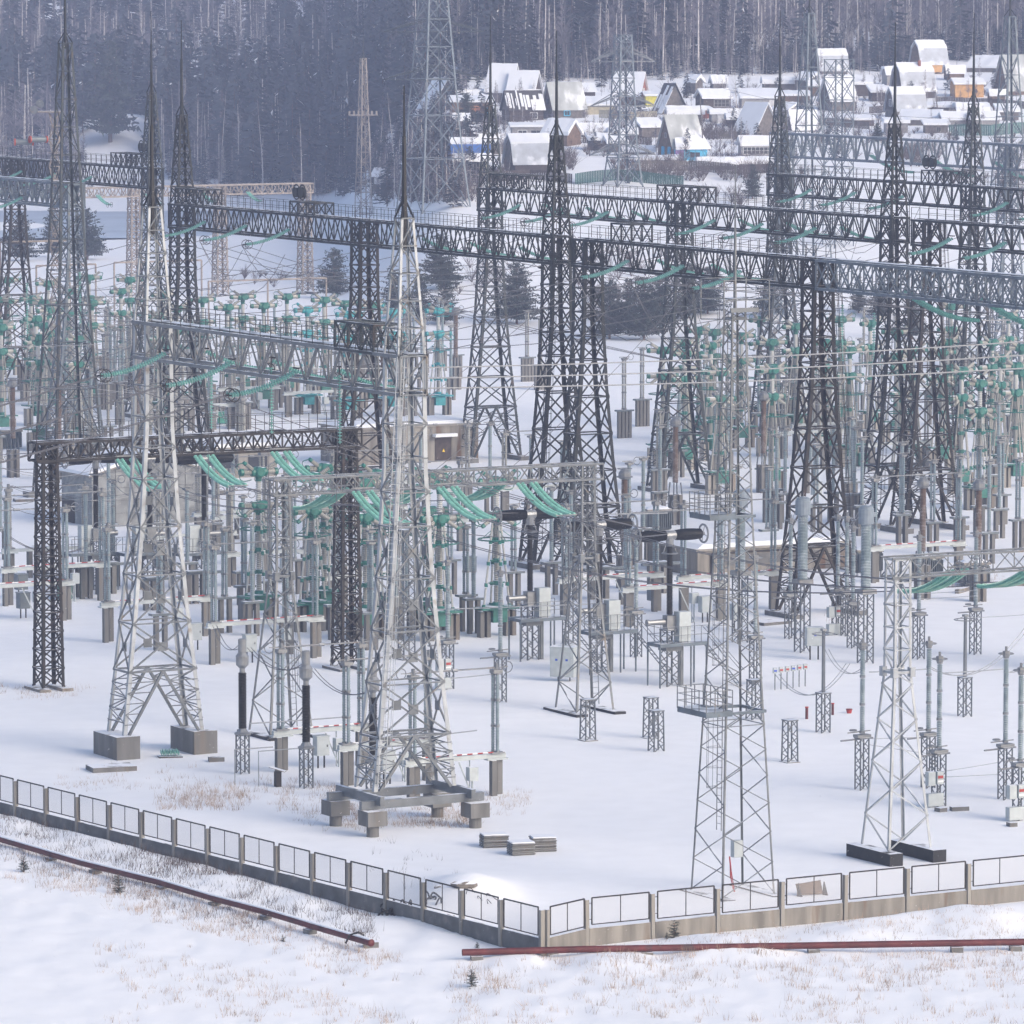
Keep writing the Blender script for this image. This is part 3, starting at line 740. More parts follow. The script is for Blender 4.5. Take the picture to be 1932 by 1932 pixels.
# ---------------------------------------------------------------- the gantries
A0 = (-20.89, 323.2); A1 = (-5.72, 295.6)
B0 = (-28.6, 483); BS = 34.43
Bc = [B0, along(B0, 34.2), along(B0, 66.0), along(B0, 70.9), along(B0, 103.5), along(B0, 138)]
C0 = (-2.0, 517); Cc_ = [C0, along(C0, 34.4), along(C0, 68.8), along(C0, 73.7), along(C0, 108)]
D0 = (26.5, 552); Dc = [D0, along(D0, 34.4), along(D0, 68.8)]
E0 = (33.2, 680); Ec = [E0, along(E0, 48.6), along(E0, 75)]
F0 = (-36.7, 568); Fc = [F0, along(F0, -34.4), along(F0, -60)]
G0 = (-41.5, 526); Gc = [G0, along(G0, -34.4)]
def make_gantries():
    t = thing('gantry', 'pale grey two-legged gantry nearest the viewer, its left column on tall concrete blocks', 'gantry', gpt(A0, 0))
    tall_column(t, A0, 'galvanised_pale', 1.35, 25.3, 39.8, .235, .085, 'polymer_black', 'concrete', plates=.26, ftype='block', body=32)
    tall_column(t, A1, 'galvanised_pale', 2.15, 25.3, 39.6, .24, .085, 'polymer_black', 'concrete', plates=.26, ftype='none', body=32.6, lad=-1)
    # beam grillage and mushroom footings under the right column
    f = MB(); st = MB()
    for a in (1, -1):
        st.beam(gpt(A1, 1.85)+U*(a*2.75)-W*2.6, gpt(A1, 1.85)+U*(a*2.75)+W*2.6, .25, .5, True)
        st.beam(gpt(A1, 1.6)+W*(a*1.9)-U*3.7, gpt(A1, 1.6)+W*(a*1.9)+U*3.7, .3, .45, True)
        for s in (1, -1):
            f = MB(); p = gpt(A1, 0)+U*(a*3.1)+W*(s*2.15); f.box(p+V(0, 0, .55), 1.15, 1.15, .8, UA); f.tube(p-V(0, 0, .4), p+V(0, 0, .6), .34, .34, 14); f.build('foundation', 'concrete', t)
    st.build('base_beam', 'galvanised', t)
    girder(t, gpt(along(A0, -1.0), 25.3)+V(0, 0, 0), gpt(along(A1, 1.0), 25.3), 'galvanised', 2.05, 1.6, .19, .075, 2.7, 'steel_mid', cages=((26, 4.5, 1.5, False),))
    t = thing('gantry', 'long dark gantry carrying the full-width black girder, with a spire on its left column and a blue-grey right end', 'gantry', gpt(B0, 0))
    t['label'] = 'long black gantry spanning most of the yard, its right end continued in blue-grey steel'
    for i, c in enumerate(Bc): tall_column(t, c, ['steel_dark', 'steel_brown', 'steel_dark', 'steel_dark', 'steel_brown', 'steel_mid'][i], .45, 25.3, {0: 41.2, 2: 41}.get(i), .26, .10, lad={2: -1, 4: 1}.get(i))
    girder(t, gpt(along(B0, -1), 25.3), gpt(along(Bc[2], 1), 25.3), 'steel_dark', chord=.19, br=.08, cages=((1.5, 5.5, 1.45, False), (23.5, 4.5, 1.1, True)))
    girder(t, gpt(along(Bc[3], -1), 25.3), gpt(along(Bc[4], 1), 25.3), 'steel_dark', chord=.19, br=.08, cages=((6, 3.0, 1.45, False),))
    girder(t, gpt(along(Bc[4], 1.1), 25.3), gpt(along(Bc[5], 1), 25.3), 'galvanised_blue', chord=.19, br=.08, rail=None, style='x', pan=1.5)
    t = thing('gantry', 'black gantry behind the long one, starting at the spired column above the village street', 'gantry', gpt(C0, 0))
    t['label'] = 'black gantry just behind the longest one, its leftmost spired column standing mid-picture'
    for i, c in enumerate(Cc_):
        tall_column(t, c, ['steel_mid', 'steel_mid', 'steel_dark', 'steel_brown', 'steel_mid'][i], .45, 25.3, {0: 41.3, 2: 41.3}.get(i), .25, .095, lad={2: -1, 3: 1}.get(i))
    girder(t, gpt(along(C0, -1), 25.3), gpt(along(Cc_[2], 1), 25.3), 'steel_dark', chord=.19, br=.08, cages=((2.5, 7, 1.45, False), (33, 7, 1.45, False)))
    girder(t, gpt(along(Cc_[3], -1), 25.3), gpt(along(Cc_[4], 1), 25.3), 'steel_dark', chord=.19, br=.08)
    t = thing('gantry', 'black gantry at upper right with two spired columns, third row from the front', 'gantry', gpt(D0, 0))
    for i, c in enumerate(Dc): tall_column(t, c, 'steel_mid', .45, 25.3, {0: 41.5, 1: 41.5}.get(i), .25, .095, lad={1: -1}.get(i))
    girder(t, gpt(along(D0, -1), 25.3), gpt(along(Dc[2], 1), 25.3), 'steel_dark', chord=.19, br=.08, cages=((28, 5, 1.3, True),))
    t = thing('gantry', 'blue-grey gantry farthest back at right, its girder crossing below the village', 'gantry', gpt(E0, 0))
    for i, c in enumerate(Ec): tall_column(t, c, 'galvanised_blue', .45, 25.3, None, .25, .095)
    girder(t, gpt(along(E0, -2), 25.5), gpt(along(Ec[2], 1), 25.5), 'galvanised_blue', 2.8, chord=.21, br=.10, rail=None, pan=2.4)
    t = thing('gantry', 'dark gantry at upper left with a railed girder ending at a spired column', 'gantry', gpt(F0, 0))
    for i, c in enumerate(Fc): tall_column(t, c, ['steel_mid', 'steel_brown', 'steel_brown'][i], .45, 25.3, {0: 41.3}.get(i), .25, .095)
    girder(t, gpt(along(F0, 1), 25.3), gpt(along(Fc[2], -1), 25.3), 'steel_dark', chord=.19, br=.08, cages=((3, 6, 1.4, True),))
    t = thing('gantry', 'blue-grey gantry at the left edge, in front of the railed dark one', 'gantry', gpt(G0, 0))
    for i, c in enumerate(Gc): tall_column(t, c, 'galvanised_blue', .45, 25.3, None, .24, .09)
    girder(t, gpt(along(G0, .9), 25.4), gpt(along(Gc[1], -1), 25.4), 'galvanised_blue', 2.2, chord=.22, br=.12, rail=None)
    # low gantries of the outgoing bays
    P0 = (-29.55, 352.2); P1 = along(P0, 21.4, U); Q0 = (-13.88, 331.3); Q1 = along(Q0, 21, U); R0 = (19.83, 284.2); R1 = along(R0, 21, U)
    t = thing('gantry', 'low rusty brown gantry in front of the concrete shed at left', 'gantry', gpt(P0, 0))
    slim_column(t, P0, 'steel_brown', 15.7, 1.1, 1.55, leg=.2, br=.075, fmat='concrete_tan', step=1.2); slim_column(t, P1, 'steel_brown', 15.7, 1.1, 1.6, leg=.2, br=.075, step=1.2)
    girder(t, gpt(along(P0, -1, U), 15.8), gpt(along(P1, .8, U), 15.8), 'steel_brown', 1.15, 1.3, .17, .09, 1.4, 'steel_brown', railh=1.2)
    t = thing('gantry', 'low light grey gantry in the centre foreground holding thick green insulator strings', 'gantry', gpt(Q0, 0))
    slim_column(t, Q0, 'galvanised', 15.3, 1.0, 2.9, 9.6, leg=.13, br=.06, bitumen=2); slim_column(t, Q1, 'galvanised', 15.3, 1.0, 2.7, 9.6, leg=.13, br=.06, bitumen=2)
    girder(t, gpt(along(Q0, -.7, U), 15.4), gpt(along(Q1, 1.0, U), 15.4), 'galvanised', .95, 1.1, .12, .065, 1.5, None, walk=False)
    t = thing('gantry', 'low light grey gantry at the right edge standing on black footings by the fence', 'gantry', gpt(R0, 0))
    slim_column(t, R0, 'galvanised_pale', 15.6, 1.0, 2.65, 9.8, z0=.75, leg=.14, br=.065, bitumen=2, lad=False); slim_column(t, R1, 'galvanised_pale', 15.6, 1.0, 2.65, 9.8, z0=.75, leg=.14, br=.065, bitumen=2, lad=False)
    girder(t, gpt(along(R0, -.7, U), 15.7), gpt(along(R1, 1.0, U), 15.7), 'galvanised', 1.0, 1.1, .10, .045, 2.0, None, walk=False)
    S0 = (-52.3, 770)
    t = thing('gantry', 'faded beige low gantry with three columns beyond the yard at left', 'gantry', gpt(S0, 0))
    for s in (0, 13.2, 26.5): slim_column(t, along(S0, s, U), 'steel_beige', 15.3, 1.3, 1.9, leg=.2, br=.10, step=1.5, lad=False)
    girder(t, gpt(along(S0, -8, U), 15.4), gpt(along(S0, 27.5, U), 15.4), 'steel_beige', 1.3, 1.3, .2, .1, 1.6, None, walk=False)
    for (px, d, wdt, h, lab) in [(0, 600, 8.2, 16.2, 'thin beige portal frame at the left edge in front of the dark pines'), (68, 640, 7.5, 11.5, 'small beige portal frame right of the left-edge one, beneath the pines'), (393, 640, 15.2, 9.7, 'thin tubular portal frame above the green breakers, behind the front girder'), (215, 660, 11.5, 10.8, 'thin tubular portal frame above the green breakers at left')]:
        x = (px-966)/F*d; t = thing('portal_frame', lab, 'frame', (x, d, 0)); b = MB()
        n = 2 if wdt < 10 else 3
        for k in range(n): q = V(x, d, 0)+U*(wdt*k/(n-1)*1.0); b.beam(q, q+V(0, 0, h), .16)
        b.build('post', 'steel_beige', t); g = MB(); g.beam(V(x, d, h), V(x, d, h)+U*wdt, .2); g.build('crossbar', 'steel_beige', t)
def lat_mast(name, lab, cat, c, z0, prof, m, step=1.0, leg=.16, br=.08, style='x', spire=None, spm='steel_dark', fm=None, k=.8, legw=True):
    """free-standing lattice mast: four leg parts, bracing, spire"""
    t = thing(name, lab, cat, gpt(c, z0)); pr = [(z+z0, w, w) for z, w in prof]; wf = wfun(pr)
    for q, (a, s) in enumerate(SG):
        b = MB()
        for i in range(len(pr)-1):
            A = corners(c, pr[i][0], *wf(pr[i][0])); B = corners(c, pr[i+1][0], *wf(pr[i+1][0])); b.ell(A[q], B[q], leg, U*-a, W*-s)
        b.build('leg', m, t)
    b = MB(); lv = [pr[0][0]]; top = pr[-1][0]
    while lv[-1] < top-.3: lv.append(min(top, lv[-1]+max(step, wf(lv[-1])[0]*k)))
    panels(b, c, lv, wf, br, style, True); b.build('bracing', m, t)
    if spire:
        s = MB(); w = pr[-1][1]
        for q in corners(c, top, w, w): s.beam(q, gpt(c, top+1), .08)
        s.tube(gpt(c, top-.5), gpt(c, top+1+(spire-top)*.4), .14, .11, 6); s.tube(gpt(c, top+1+(spire-top)*.4), gpt(c, spire+z0), .08, .05, 5); s.build('spire', spm, t)
    if fm:
        blocks(t, [(q, 1.2, 1.2, .5) for q in corners(c, z0-.5, pr[0][1], pr[0][1])], fm)
    return t, wf
def make_masts():
    LM = 'lightning_mast'
    t, wf = lat_mast(LM, 'tall bluish lattice lightning mast at the left, wide legs crossing the breaker field', 'mast', (-38.4, 480), .5, [(0, 4.8), (20, 2.6), (38.8, .95)], 'steel_mid', 2.4, .19, .075, style='z', spire=46, fm='concrete', k=1.0)
    lat_mast(LM, 'faint grey lightning mast before the village, left of the bright white steep roof', 'mast', (36.9, 693), 0, [(0, 5.4), (20, 3.1), (40, 1.0)], 'galvanised_blue', 2.4, .2, .085, style='z', spire=46, k=.95)
    lat_mast(LM, 'faint grey lightning mast by the right edge, in front of the tall brown A-frame cottage', 'mast', (57.5, 645), 0, [(0, 5.4), (20, 3.1), (40, 1.0)], 'galvanised_blue', 2.4, .2, .085, style='z', spire=46, k=.95)
    lat_mast(LM, 'square grey lattice column standing behind the blue-grey girder, before the steep white roof', 'mast', (44.3, 756), 0, [(0, 3.2), (20, 3.0), (33.2, 3.0)], 'galvanised_blue', 2.8, .16, .08, k=1)
    p = at(686, 425); z = base_z(p.x, p.y); tz = zat(p.x, p.y, 110)-z
    t, wf = lat_mast(LM, 'slender beige mast with a lamp platform, standing alone before the forest', 'mast', (p.x, p.y), z, [(0, 2.3), (tz*.6, 1.4), (tz, .85)], 'steel_beige', 1.6, .15, .08, style='z', spire=tz+9)
    b = MB(); pz = zat(p.x, p.y, 218)
    b.box(V(p.x, p.y, pz), 4.6, 1.6, .14, .1)
    for k in range(7): b.box(V(p.x-2.2+k*.72, p.y-.6, pz+.14), .3, .3, .6, .1)
    b.build('platform', 'steel_beige', t)
    # front communications mast
    c = (10.98, 273.8)
    t, wf = lat_mast('mast', 'slim galvanised mast with two railed platforms, standing right at the fence in the foreground', 'mast', c, .1, [(0, 3.05), (9.2, 2.2), (19, 1.35), (29, .8)], 'galvanised', .75, .09, .045, style='zn', fm=None, k=.52)
    blocks(t, [(gpt(c, -.35)+U*(a*1.5), .8, 4.2, .42) for a in (1, -1)], 'bitumen')
    for z, px0 in ((9.3, 1292), (19.0, 1318)):
        w = wf(z)[0]; b = MB(); r = MB()
        o = gpt(c, z)-W*0-U*(w/2+.55)
        b.box(o-V(0, 0, .2), 1.5, w+.6, .28, UA)
        for k in range(4):
            b.beam(corners(c, z-.1, w+.1, w+.1)[k], corners(c, z-.1, w+.1, w+.1)[(k+1) % 4], .14)
        fx = [o+U*a*.75+W*s*(w/2+.3) for a, s in ((-1, -1), (-1, 1), (1, 1), (1, -1))]
        for i in range(4):
            p, q = fx[i], fx[(i+1) % 4]
            for h in (.4, .75, 1.1): r.beam(p+V(0, 0, h), q+V(0, 0, h), .035)
            n = 4 if (q-p).length > 1.6 else 3
            for k in range(n): x = p.lerp(q, k/n); r.beam(x, x+V(0, 0, 1.1), .04)
        b.build('platform', 'galvanised_blue', t); r.build('railing', 'galvanised', t)
    l = MB(); ladder(l, gpt(c, 3.2)-W*.1-U*.75, gpt(c, 9.3)-W*.1-U*.7, -U, r=.018); ladder(l, gpt(c, 9.3)+U*-.5, gpt(c, 29)+U*-.25, -U, r=.018); l.build('ladder', 'galvanised', t)
    b = MB()
    for z in (28.6, 29.6):
        b.box(gpt(c, z), .9, .9, .06, UA)
        for q in corners(c, z, 2.6, 2.2):
            b.beam(gpt(c, z), q, .05); b.beam(q, q+V(0, 0, 1.0), .05)
    Q = corners(c, 29.6, 2.6, 2.2)
    for i in range(4):
        for h in (0, .5, 1.0): b.beam(Q[i]+V(0, 0, h), Q[(i+1) % 4]+V(0, 0, h), .035)
    b.box(gpt(c, 29.0)+W*.9, 1.6, .12, .22, UA)
    b.build('lamp_platform', 'galvanised', t)
    s = MB(); s.tube(gpt(c, 29), gpt(c, 33), .10, .07, 6); s.tube(gpt(c, 33), gpt(c, 36.2), .05, .03, 5); s.build('spire', 'galvanised', t)
    b = MB(); b.box(gpt(c, 1.6)-W*1.1+U*.9, .5, .35, .85, UA); b.build('junction_box', 'cabinet', t)
    b = MB(); b.path([gpt(c, .1)+W*.2, gpt(c, 1.1)-U*.15+W*.1, gpt(c, 1.7)-W*.8+U*.3, gpt(c, .8)-W*.2, gpt(c, .1)+W*.1], .035, 4); b.build('hose', 'paint_red', t)
    # the two big line towers by the village
    for (px, py, top, arms, lab) in [(818, 400, -120, ((60, 95), (150, 95)), 'very tall faint pylon rising out of frame over the forest edge, left of the village'),
                                 (1175, 352, 66, ((116, 60), (200, 62), (292, 62)), 'faint line pylon with three tiers of arms standing among the cottages')]:
        p = at(px, py); z = p.z; H = zat(p.x, p.y, top)-z; s_ = F/p.y
        t, wf = lat_mast('pylon', lab, 'pylon', (p.x, p.y), z, [(0, 4.4 if top > 0 else 8.0), (H*.25, 3.2 if top > 0 else 6.0), (H, 2.0)], 'galvanised_blue', 2.6, .24, .11, k=.95)
        for ay, aw in arms:
            za = zat(p.x, p.y, ay); b = MB(); L = aw/s_
            for a in (1, -1):
                tip = V(p.x+a*L, p.y+a*1.2, za)
                for q in corners((p.x, p.y), za, 2, 2): b.beam(q, tip, .14)
                for q in corners((p.x, p.y), za+2, 1.8, 1.8): b.beam(q, tip, .10)
                for k in range(1, 4): x = V(p.x, p.y, za).lerp(tip, k/4); b.beam(x-V(0, .6, 0), x+V(0, .6, 2*(1-k/4)), .08)
            b.build('crossarm', 'galvanised' if top > 0 else 'steel_mid', t)
mat('roof_melting', (.055, .05, .055), .85, var=.3)
def window(par, p, nrm, w, h, fm='wall_white', pane='glass_dark', bars=1):
    """p: middle of the sill, nrm: outward direction"""
    nrm = nrm.normalized(); s = V(-nrm.y, nrm.x, 0); f = MB(); g = MB(); q = p+nrm*.04
    for a in (-1, 1): f.beam(q+s*(a*w/2), q+s*(a*w/2)+V(0, 0, h), .12)
    f.beam(q-s*w/2, q+s*w/2, .12); f.beam(q-s*w/2+V(0, 0, h), q+s*w/2+V(0, 0, h), .12)
    for k in range(1, bars+1): x = q-s*w/2+s*(w*k/(bars+1)); f.beam(x, x+V(0, 0, h), .06)
    if bars > 1: f.beam(q-s*w/2+V(0, 0, h/2), q+s*w/2+V(0, 0, h/2), .06)
    o = f.build('window', fm, par)
    g.prism([q-nrm*.02-s*w/2, q-nrm*.02+s*w/2, q-nrm*.02+s*w/2+V(0, 0, h), q-nrm*.02-s*w/2+V(0, 0, h)], [q+s*x+V(0, 0, z) for x, z in ((-w/2, 0), (w/2, 0), (w/2, h), (-w/2, h))]); g.build('pane', pane, o)
def house(px, py, kind, al, w, L, wall, rise, wm, rm, label, snow=.22, name='cottage', cat='cottage', gm=None, wins=(), over=.35, drop=1.2, posts=0, chim=False):
    w *= .92; L *= .92; wall *= .95; rise *= .94; p = at(px, py); z0 = p.z-.1+posts; al = math.radians(al); X = V(math.cos(al), math.sin(al), 0); Y = V(-X.y, X.x, 0)
    t = thing(name, label, cat, (p.x, p.y, p.z-.1)); O = V(p.x, p.y, z0)
    def P(x, y, z): return O+X*x+Y*y+V(0, 0, z)
    hw = w/2; hl = L/2; b = MB()
    b.prism([P(-hl, -hw, -drop), P(hl, -hw, -drop), P(hl, hw, -drop), P(-hl, hw, -drop)], [P(-hl, -hw, wall), P(hl, -hw, wall), P(hl, hw, wall), P(-hl, hw, wall)])
    b.build('wall', wm, t)
    if kind in ('gable', 'aframe'): prof = [(-hw, wall), (0, wall+rise), (hw, wall)]
    elif kind == 'gambrel': prof = [(-hw, wall), (-hw*.62, wall+rise*.68), (0, wall+rise), (hw*.62, wall+rise*.68), (hw, wall)]
    elif kind == 'shed': prof = [(-hw, wall), (hw, wall+rise)]
    else: prof = [(-hw, wall), (-hw*.6, wall+rise), (hw*.6, wall+rise), (hw, wall)]
    if kind != 'shed':
        g = MB()
        g.prism([P(-hl, y, z) for y, z in prof], [P(-hl+.1, y, z) for y, z in prof]); g.build('gable', gm or wm, t); g = MB(); g.prism([P(hl-.1, y, z) for y, z in prof], [P(hl, y, z) for y, z in prof]); g.build('gable', gm or wm, t)
    else:
        g = MB()
        for a in (-hl, hl-.1): g.prism([P(a, -hw, wall), P(a, hw, wall), P(a, hw, wall+rise)], [P(a+.1, -hw, wall), P(a+.1, hw, wall), P(a+.1, hw, wall+rise)])
        g.prism([P(-hl, hw-.1, wall), P(hl, hw-.1, wall), P(hl, hw-.1, wall+rise), P(-hl, hw-.1, wall+rise)], [P(-hl, hw, wall), P(hl, hw, wall), P(hl, hw, wall+rise), P(-hl, hw, wall+rise)]); g.build('gable', gm or wm, t)
    # roof planes with overhang, then the snow lying on them
    pr = list(prof)
    (y0, za), (y1, zb) = pr[0], pr[1]; d = math.hypot(y1-y0, zb-za); pr[0] = (y0-(y1-y0)/d*over, za-(zb-za)/d*over)
    (y0, za), (y1, zb) = pr[-1], pr[-2]; d = math.hypot(y1-y0, zb-za); pr[-1] = (y0-(y1-y0)/d*over, za-(zb-za)/d*over)
    r = MB(); e = hl+over
    for i in range(len(pr)-1):
        (ya, za), (yb, zb) = pr[i], pr[i+1]
        q = [P(-e, ya, za+.03), P(e, ya, za+.03), P(e, yb, zb+.03), P(-e, yb, zb+.03)]; r.prism(q, [x+V(0, 0, .12) for x in q])
    ro = r.build('roof', rm, t)
    if snow:
        s = MB(); rnd = random.Random(int(px*7+py)); n = 6
        for i in range(len(pr)-1):
            (ya, za), (yb, zb) = pr[i], pr[i+1]; sl = abs(zb-za)/max(.1, abs(yb-ya)); k = snow if sl < 1.3 else snow*.35
            if kind == 'gambrel' and sl > 1.3 and rm != 'roof_snow': continue
            A = [(P(-e+2*e*j/n, ya, za+.16), P(-e+2*e*j/n, yb, zb+.16), k*rnd.uniform(.75, 1.25), k*rnd.uniform(.75, 1.25)) for j in range(n+1)]
            for j in range(n):
                a, c = A[j], A[j+1]; lo = [a[0], c[0], c[1], a[1]]; hi = [a[0]+V(0, 0, a[2]), c[0]+V(0, 0, c[2]), c[1]+V(0, 0, c[3]), a[1]+V(0, 0, a[3])]
                s.prism(lo, hi)
        s.build('snow_cap', 'roof_snow', ro)
    if rm == 'roof_melting':
        rnd = random.Random(int(px)); s = MB()
        for i in range(len(pr)-1):
            (ya, za), (yb, zb) = pr[i], pr[i+1]; x = -e
            while x < e-.1:
                wd = rnd.uniform(.12, .55); a0, a1 = (rnd.uniform(0, .25), rnd.uniform(.55, 1)); full = x > e*.15
                if full: wd, a0, a1 = .5, 0, rnd.uniform(.45, .9)
                lo = (ya+(yb-ya)*a0, za+(zb-za)*a0+.16); hi = (ya+(yb-ya)*a1, za+(zb-za)*a1+.16); q = [P(x, *lo), P(min(e, x+wd), *lo), P(min(e, x+wd), *hi), P(x, *hi)]
                s.prism(q, [v+V(0, 0, .14) for v in q]); x += wd+(0 if full else rnd.uniform(.12, .4))
        s.build('snow_patches', 'roof_snow', ro)
    if posts:
        for a in (-1, 1):
            for k in (-1, 0, 1): q = MB(); q.beam(P(k*hl*.9, a*hw*.9, -posts-.3), P(k*hl*.9, a*hw*.9, -.02), .16); q.build('post', wm, t)
    for (face, off, z, ww, hh, fm, pm, bars) in wins:
        if face == 'g': window(t, P(-hl, off, z), -X, ww, hh, fm, pm, bars)
        elif face == 'G': window(t, P(hl, off, z), X, ww, hh, fm, pm, bars)
        else: window(t, P(off, -hw, z), -Y, ww, hh, fm, pm, bars)
    if chim: c = MB(); c.box(P(hl*.3, -hw*.25, wall+rise*.4), .45, .45, rise*.6+.7, al); c.build('chimney', 'brick_red', t)
    return t, P
def make_village():
    H = house; wf = 'wall_white'; gd = 'glass_dark'
    H(748, 196, 'aframe', 18, 5, 6.5, 1.0, 3.8, 'timber_grey', 'roof_slate', 'hazy cottage with a pale steep roof, leftmost above the faint tall pylon')
    H(832, 210, 'aframe', -62, 6.5, 5, .8, 5, 'timber_grey', 'roof_snow', 'cottage with a long white roof sweeping down right behind the tall faint pylon', snow=.3)
    H(889, 216, 'shed', 5, 4.5, 7.2, 2.3, .7, 'timber', 'roof_snow', 'long brown shed with an orange panel and a small blue door', name='shed', cat='shed', wins=[('s', 0, .2, 2.3, 1.2, 'panel_orange', 'panel_orange', 0), ('s', 2.6, .2, .8, 1, 'wall_cyan', 'wall_cyan', 0)])
    H(888, 190, 'flat', 5, 5, 5.5, .8, .6, 'timber_grey', 'roof_snow', 'low outbuilding buried in snow behind the long brown shed', snow=.5, name='shed', cat='shed')
    H(950, 190, 'gable', -14, 7.5, 4.6, 1.8, 4.6, 'timber_grey', 'roof_snow', 'taller left half of the big white-roofed house before the forest', name='house', cat='house')
    H(990, 193, 'gable', -14, 7, 4.8, 1.6, 3.8, 'timber_dark', 'roof_snow', 'lower right half of the big white-roofed house, with a dark gable', name='house', cat='house')
    H(986, 226, 'aframe', 16, 5, 6.2, 1.9, 3.1, 'timber_dark', 'roof_melting', 'cottage whose roof shows dark stripes between strips of melting snow', snow=0, gm='timber_grey', wins=[('s', 1.2, .3, 1.2, 1.0, wf, gd, 2)])
    H(996, 262, 'shed', 4, 4, 5.6, 2.1, .3, 'wall_grey', 'roof_snow', 'flat-roofed grey hut with wide pale windows below the striped roof', name='hut', cat='hut', wins=[('s', -1, .5, 1.4, 1, wf, gd, 1), ('s', 1.2, .5, 1.8, 1, 'wall_grey', 'glass_dark', 1)])
    H(1064, 222, 'aframe', 22, 5.4, 6.0, 1.7, 4.4, 'timber_grey', 'roof_grey', 'steep cottage with a streaked bare grey roof and brown gable, left of the line pylon', snow=0, gm='timber', wins=[('g', 0, 2.2, .8, 1, 'timber_dark', gd, 1), ('s', -.5, .5, 1, .8, 'wall_cyan', gd, 1)])
    H(1060, 273, 'gable', -32, 4.4, 4.8, 1.9, 1.9, 'timber', 'roof_snow', 'small brown cottage under thick snow with its gable turned right', snow=.45, gm='timber')
    t, P = H(886, 338, 'gambrel', 6, 5, 5.6, 3.6, 2.6, 'wall_white', 'roof_blue', 'white-walled cottage with a bright blue roof band and large barred window', gm='timber_grey', wins=[('s', 1.2, .9, 1.9, 2.0, 'wall_cream', gd, 3)])
    b = MB(); q = [P(-2.9, -3.9, 2.75), P(3.1, -3.9, 2.75), P(3.0, -2.5, 3.7), P(-2.8, -2.5, 3.7)]; b.prism(q, [x+V(0, 0, .3) for x in q]); b.build('porch_roof', 'roof_snow', t)
    H(996, 322, 'gambrel', 18, 5.8, 6.2, 1.4, 4.2, 'timber_dark', 'roof_slate', 'grey barn-roofed cottage with a dark gable, right of the blue-roofed one', gm='timber_grey')
    H(1118, 260, 'gable', 8, 3, 4.8, 1.3, .9, 'wall_grey', 'roof_snow', 'long low greenhouse with a snowy roof right of the small brown cottage', name='greenhouse', cat='greenhouse', wins=[('s', 0, .2, 4.2, .8, wf, gd, 8)])
    H(1188, 196, 'aframe', -16, 6, 5.2, 1.6, 4.0, 'timber', 'roof_snow', 'cottage behind the line pylon with a white window in its dark red gable', gm='brick_red', wins=[('G', 0, 1.8, .7, .9, wf, wf, 1)])
    H(1238, 200, 'shed', 4, 3.5, 4, 1.9, .4, 'wall_yellow', 'roof_snow', 'open yellow-backed summer kitchen right of the line pylon', name='shed', cat='shed', posts=0)
    H(1130, 214, 'shed', 3, 4.5, 6.2, 1.5, 1.1, 'wall_cream', 'roof_snow', 'cream shed with a wide white roof between the grey steep roof and the pylon', name='shed', cat='shed')
    H(1264, 214, 'aframe', -52, 6, 2.6, .3, 4.9, 'timber_grey', 'roof_melting', 'roofless-looking cottage whose snowy rafters rise like a ladder', snow=0)
    H(1292, 226, 'flat', 4, 4, 6, 1.2, .5, 'timber_grey', 'roof_snow', 'flat outbuilding with a mushroom of snow behind the cyan-windowed cottage', snow=.55, name='shed', cat='shed')
    t, P = H(1284, 298, 'aframe', 25, 5.8, 5.4, 1.9, 5.0, 'timber', 'roof_grey', 'steep-roofed cottage with cyan shutters, purple wall and cyan porch', snow=0, gm='timber', wins=[('g', -1.2, .3, .8, 1.5, 'wall_cyan', 'wall_cyan', 0), ('g', .9, .3, .8, 1.5, 'wall_cyan', 'wall_cyan', 0), ('g', 0, 3.2, .6, .7, 'wall_grey', gd, 1)])
    b = MB(); b.prism([P(-2.6, -3.6, -1), P(2.7, -3.6, -1), P(2.7, -2.95, -1), P(-2.6, -2.95, -1)], [P(-2.6, -3.6, 1.5), P(2.7, -3.6, 1.5), P(2.7, -2.95, 1.5), P(-2.6, -2.95, 1.5)]); b.build('porch', 'wall_cyan', t)
    b = MB(); b.prism([P(-2.7, -3.66, -1), P(-1.3, -3.66, -1), P(-1.3, -3.62, -1), P(-2.7, -3.62, -1)], [P(-2.7, -3.66, 1.4), P(-1.3, -3.66, 1.4), P(-1.3, -3.62, 1.4), P(-2.7, -3.62, 1.4)]); b.build('panel', 'wall_purple', t)
    window(t, P(.6, -3.6, .3), P(0, -1, 0)-P(0, 0, 0), 1.8, .8, 'wall_cyan', 'glass_dark', 1)
    b = MB(); q = [P(-2.8, -4.0, 1.5), P(3.1, -4.0, 1.5), P(2.9, -1.6, 3.4), P(-2.2, -2.4, 2.9)]; b.prism(q, [x+V(0, 0, .35) for x in q]); b.build('porch_roof', 'roof_snow', t)
    H(1345, 216, 'gable', 16, 4.6, 5, 3.0, 1.2, 'timber_dark', 'roof_snow', 'two-storey dark cottage with glazed upper floor and red brick base', gm='timber_dark', wins=[('s', .8, 1.4, 2.6, 1.2, 'wall_grey', gd, 3)])
    H(1322, 222, 'shed', 10, 3, 3, 1.4, .3, 'brick_red', 'roof_snow', 'small red brick annex left of the two-storey dark cottage', name='shed', cat='shed')
    H(1368, 230, 'flat', 6, 3.4, 5.2, 1.6, .4, 'wall_grey', 'roof_snow', 'low lean-to with a pale door under the two-storey dark cottage', name='shed', cat='shed', wins=[('s', -1, 0, .8, 1.4, wf, wf, 0)])
    H(1432, 205, 'shed', 4, 4.6, 6.8, 2.0, 1.2, 'wall_grey', 'roof_snow', 'pale grey garage with a broad white roof in the middle of the village', name='garage', cat='garage', wins=[('s', 2.2, 0, 1.6, 1.7, 'wall_grey', 'wall_white', 0)])
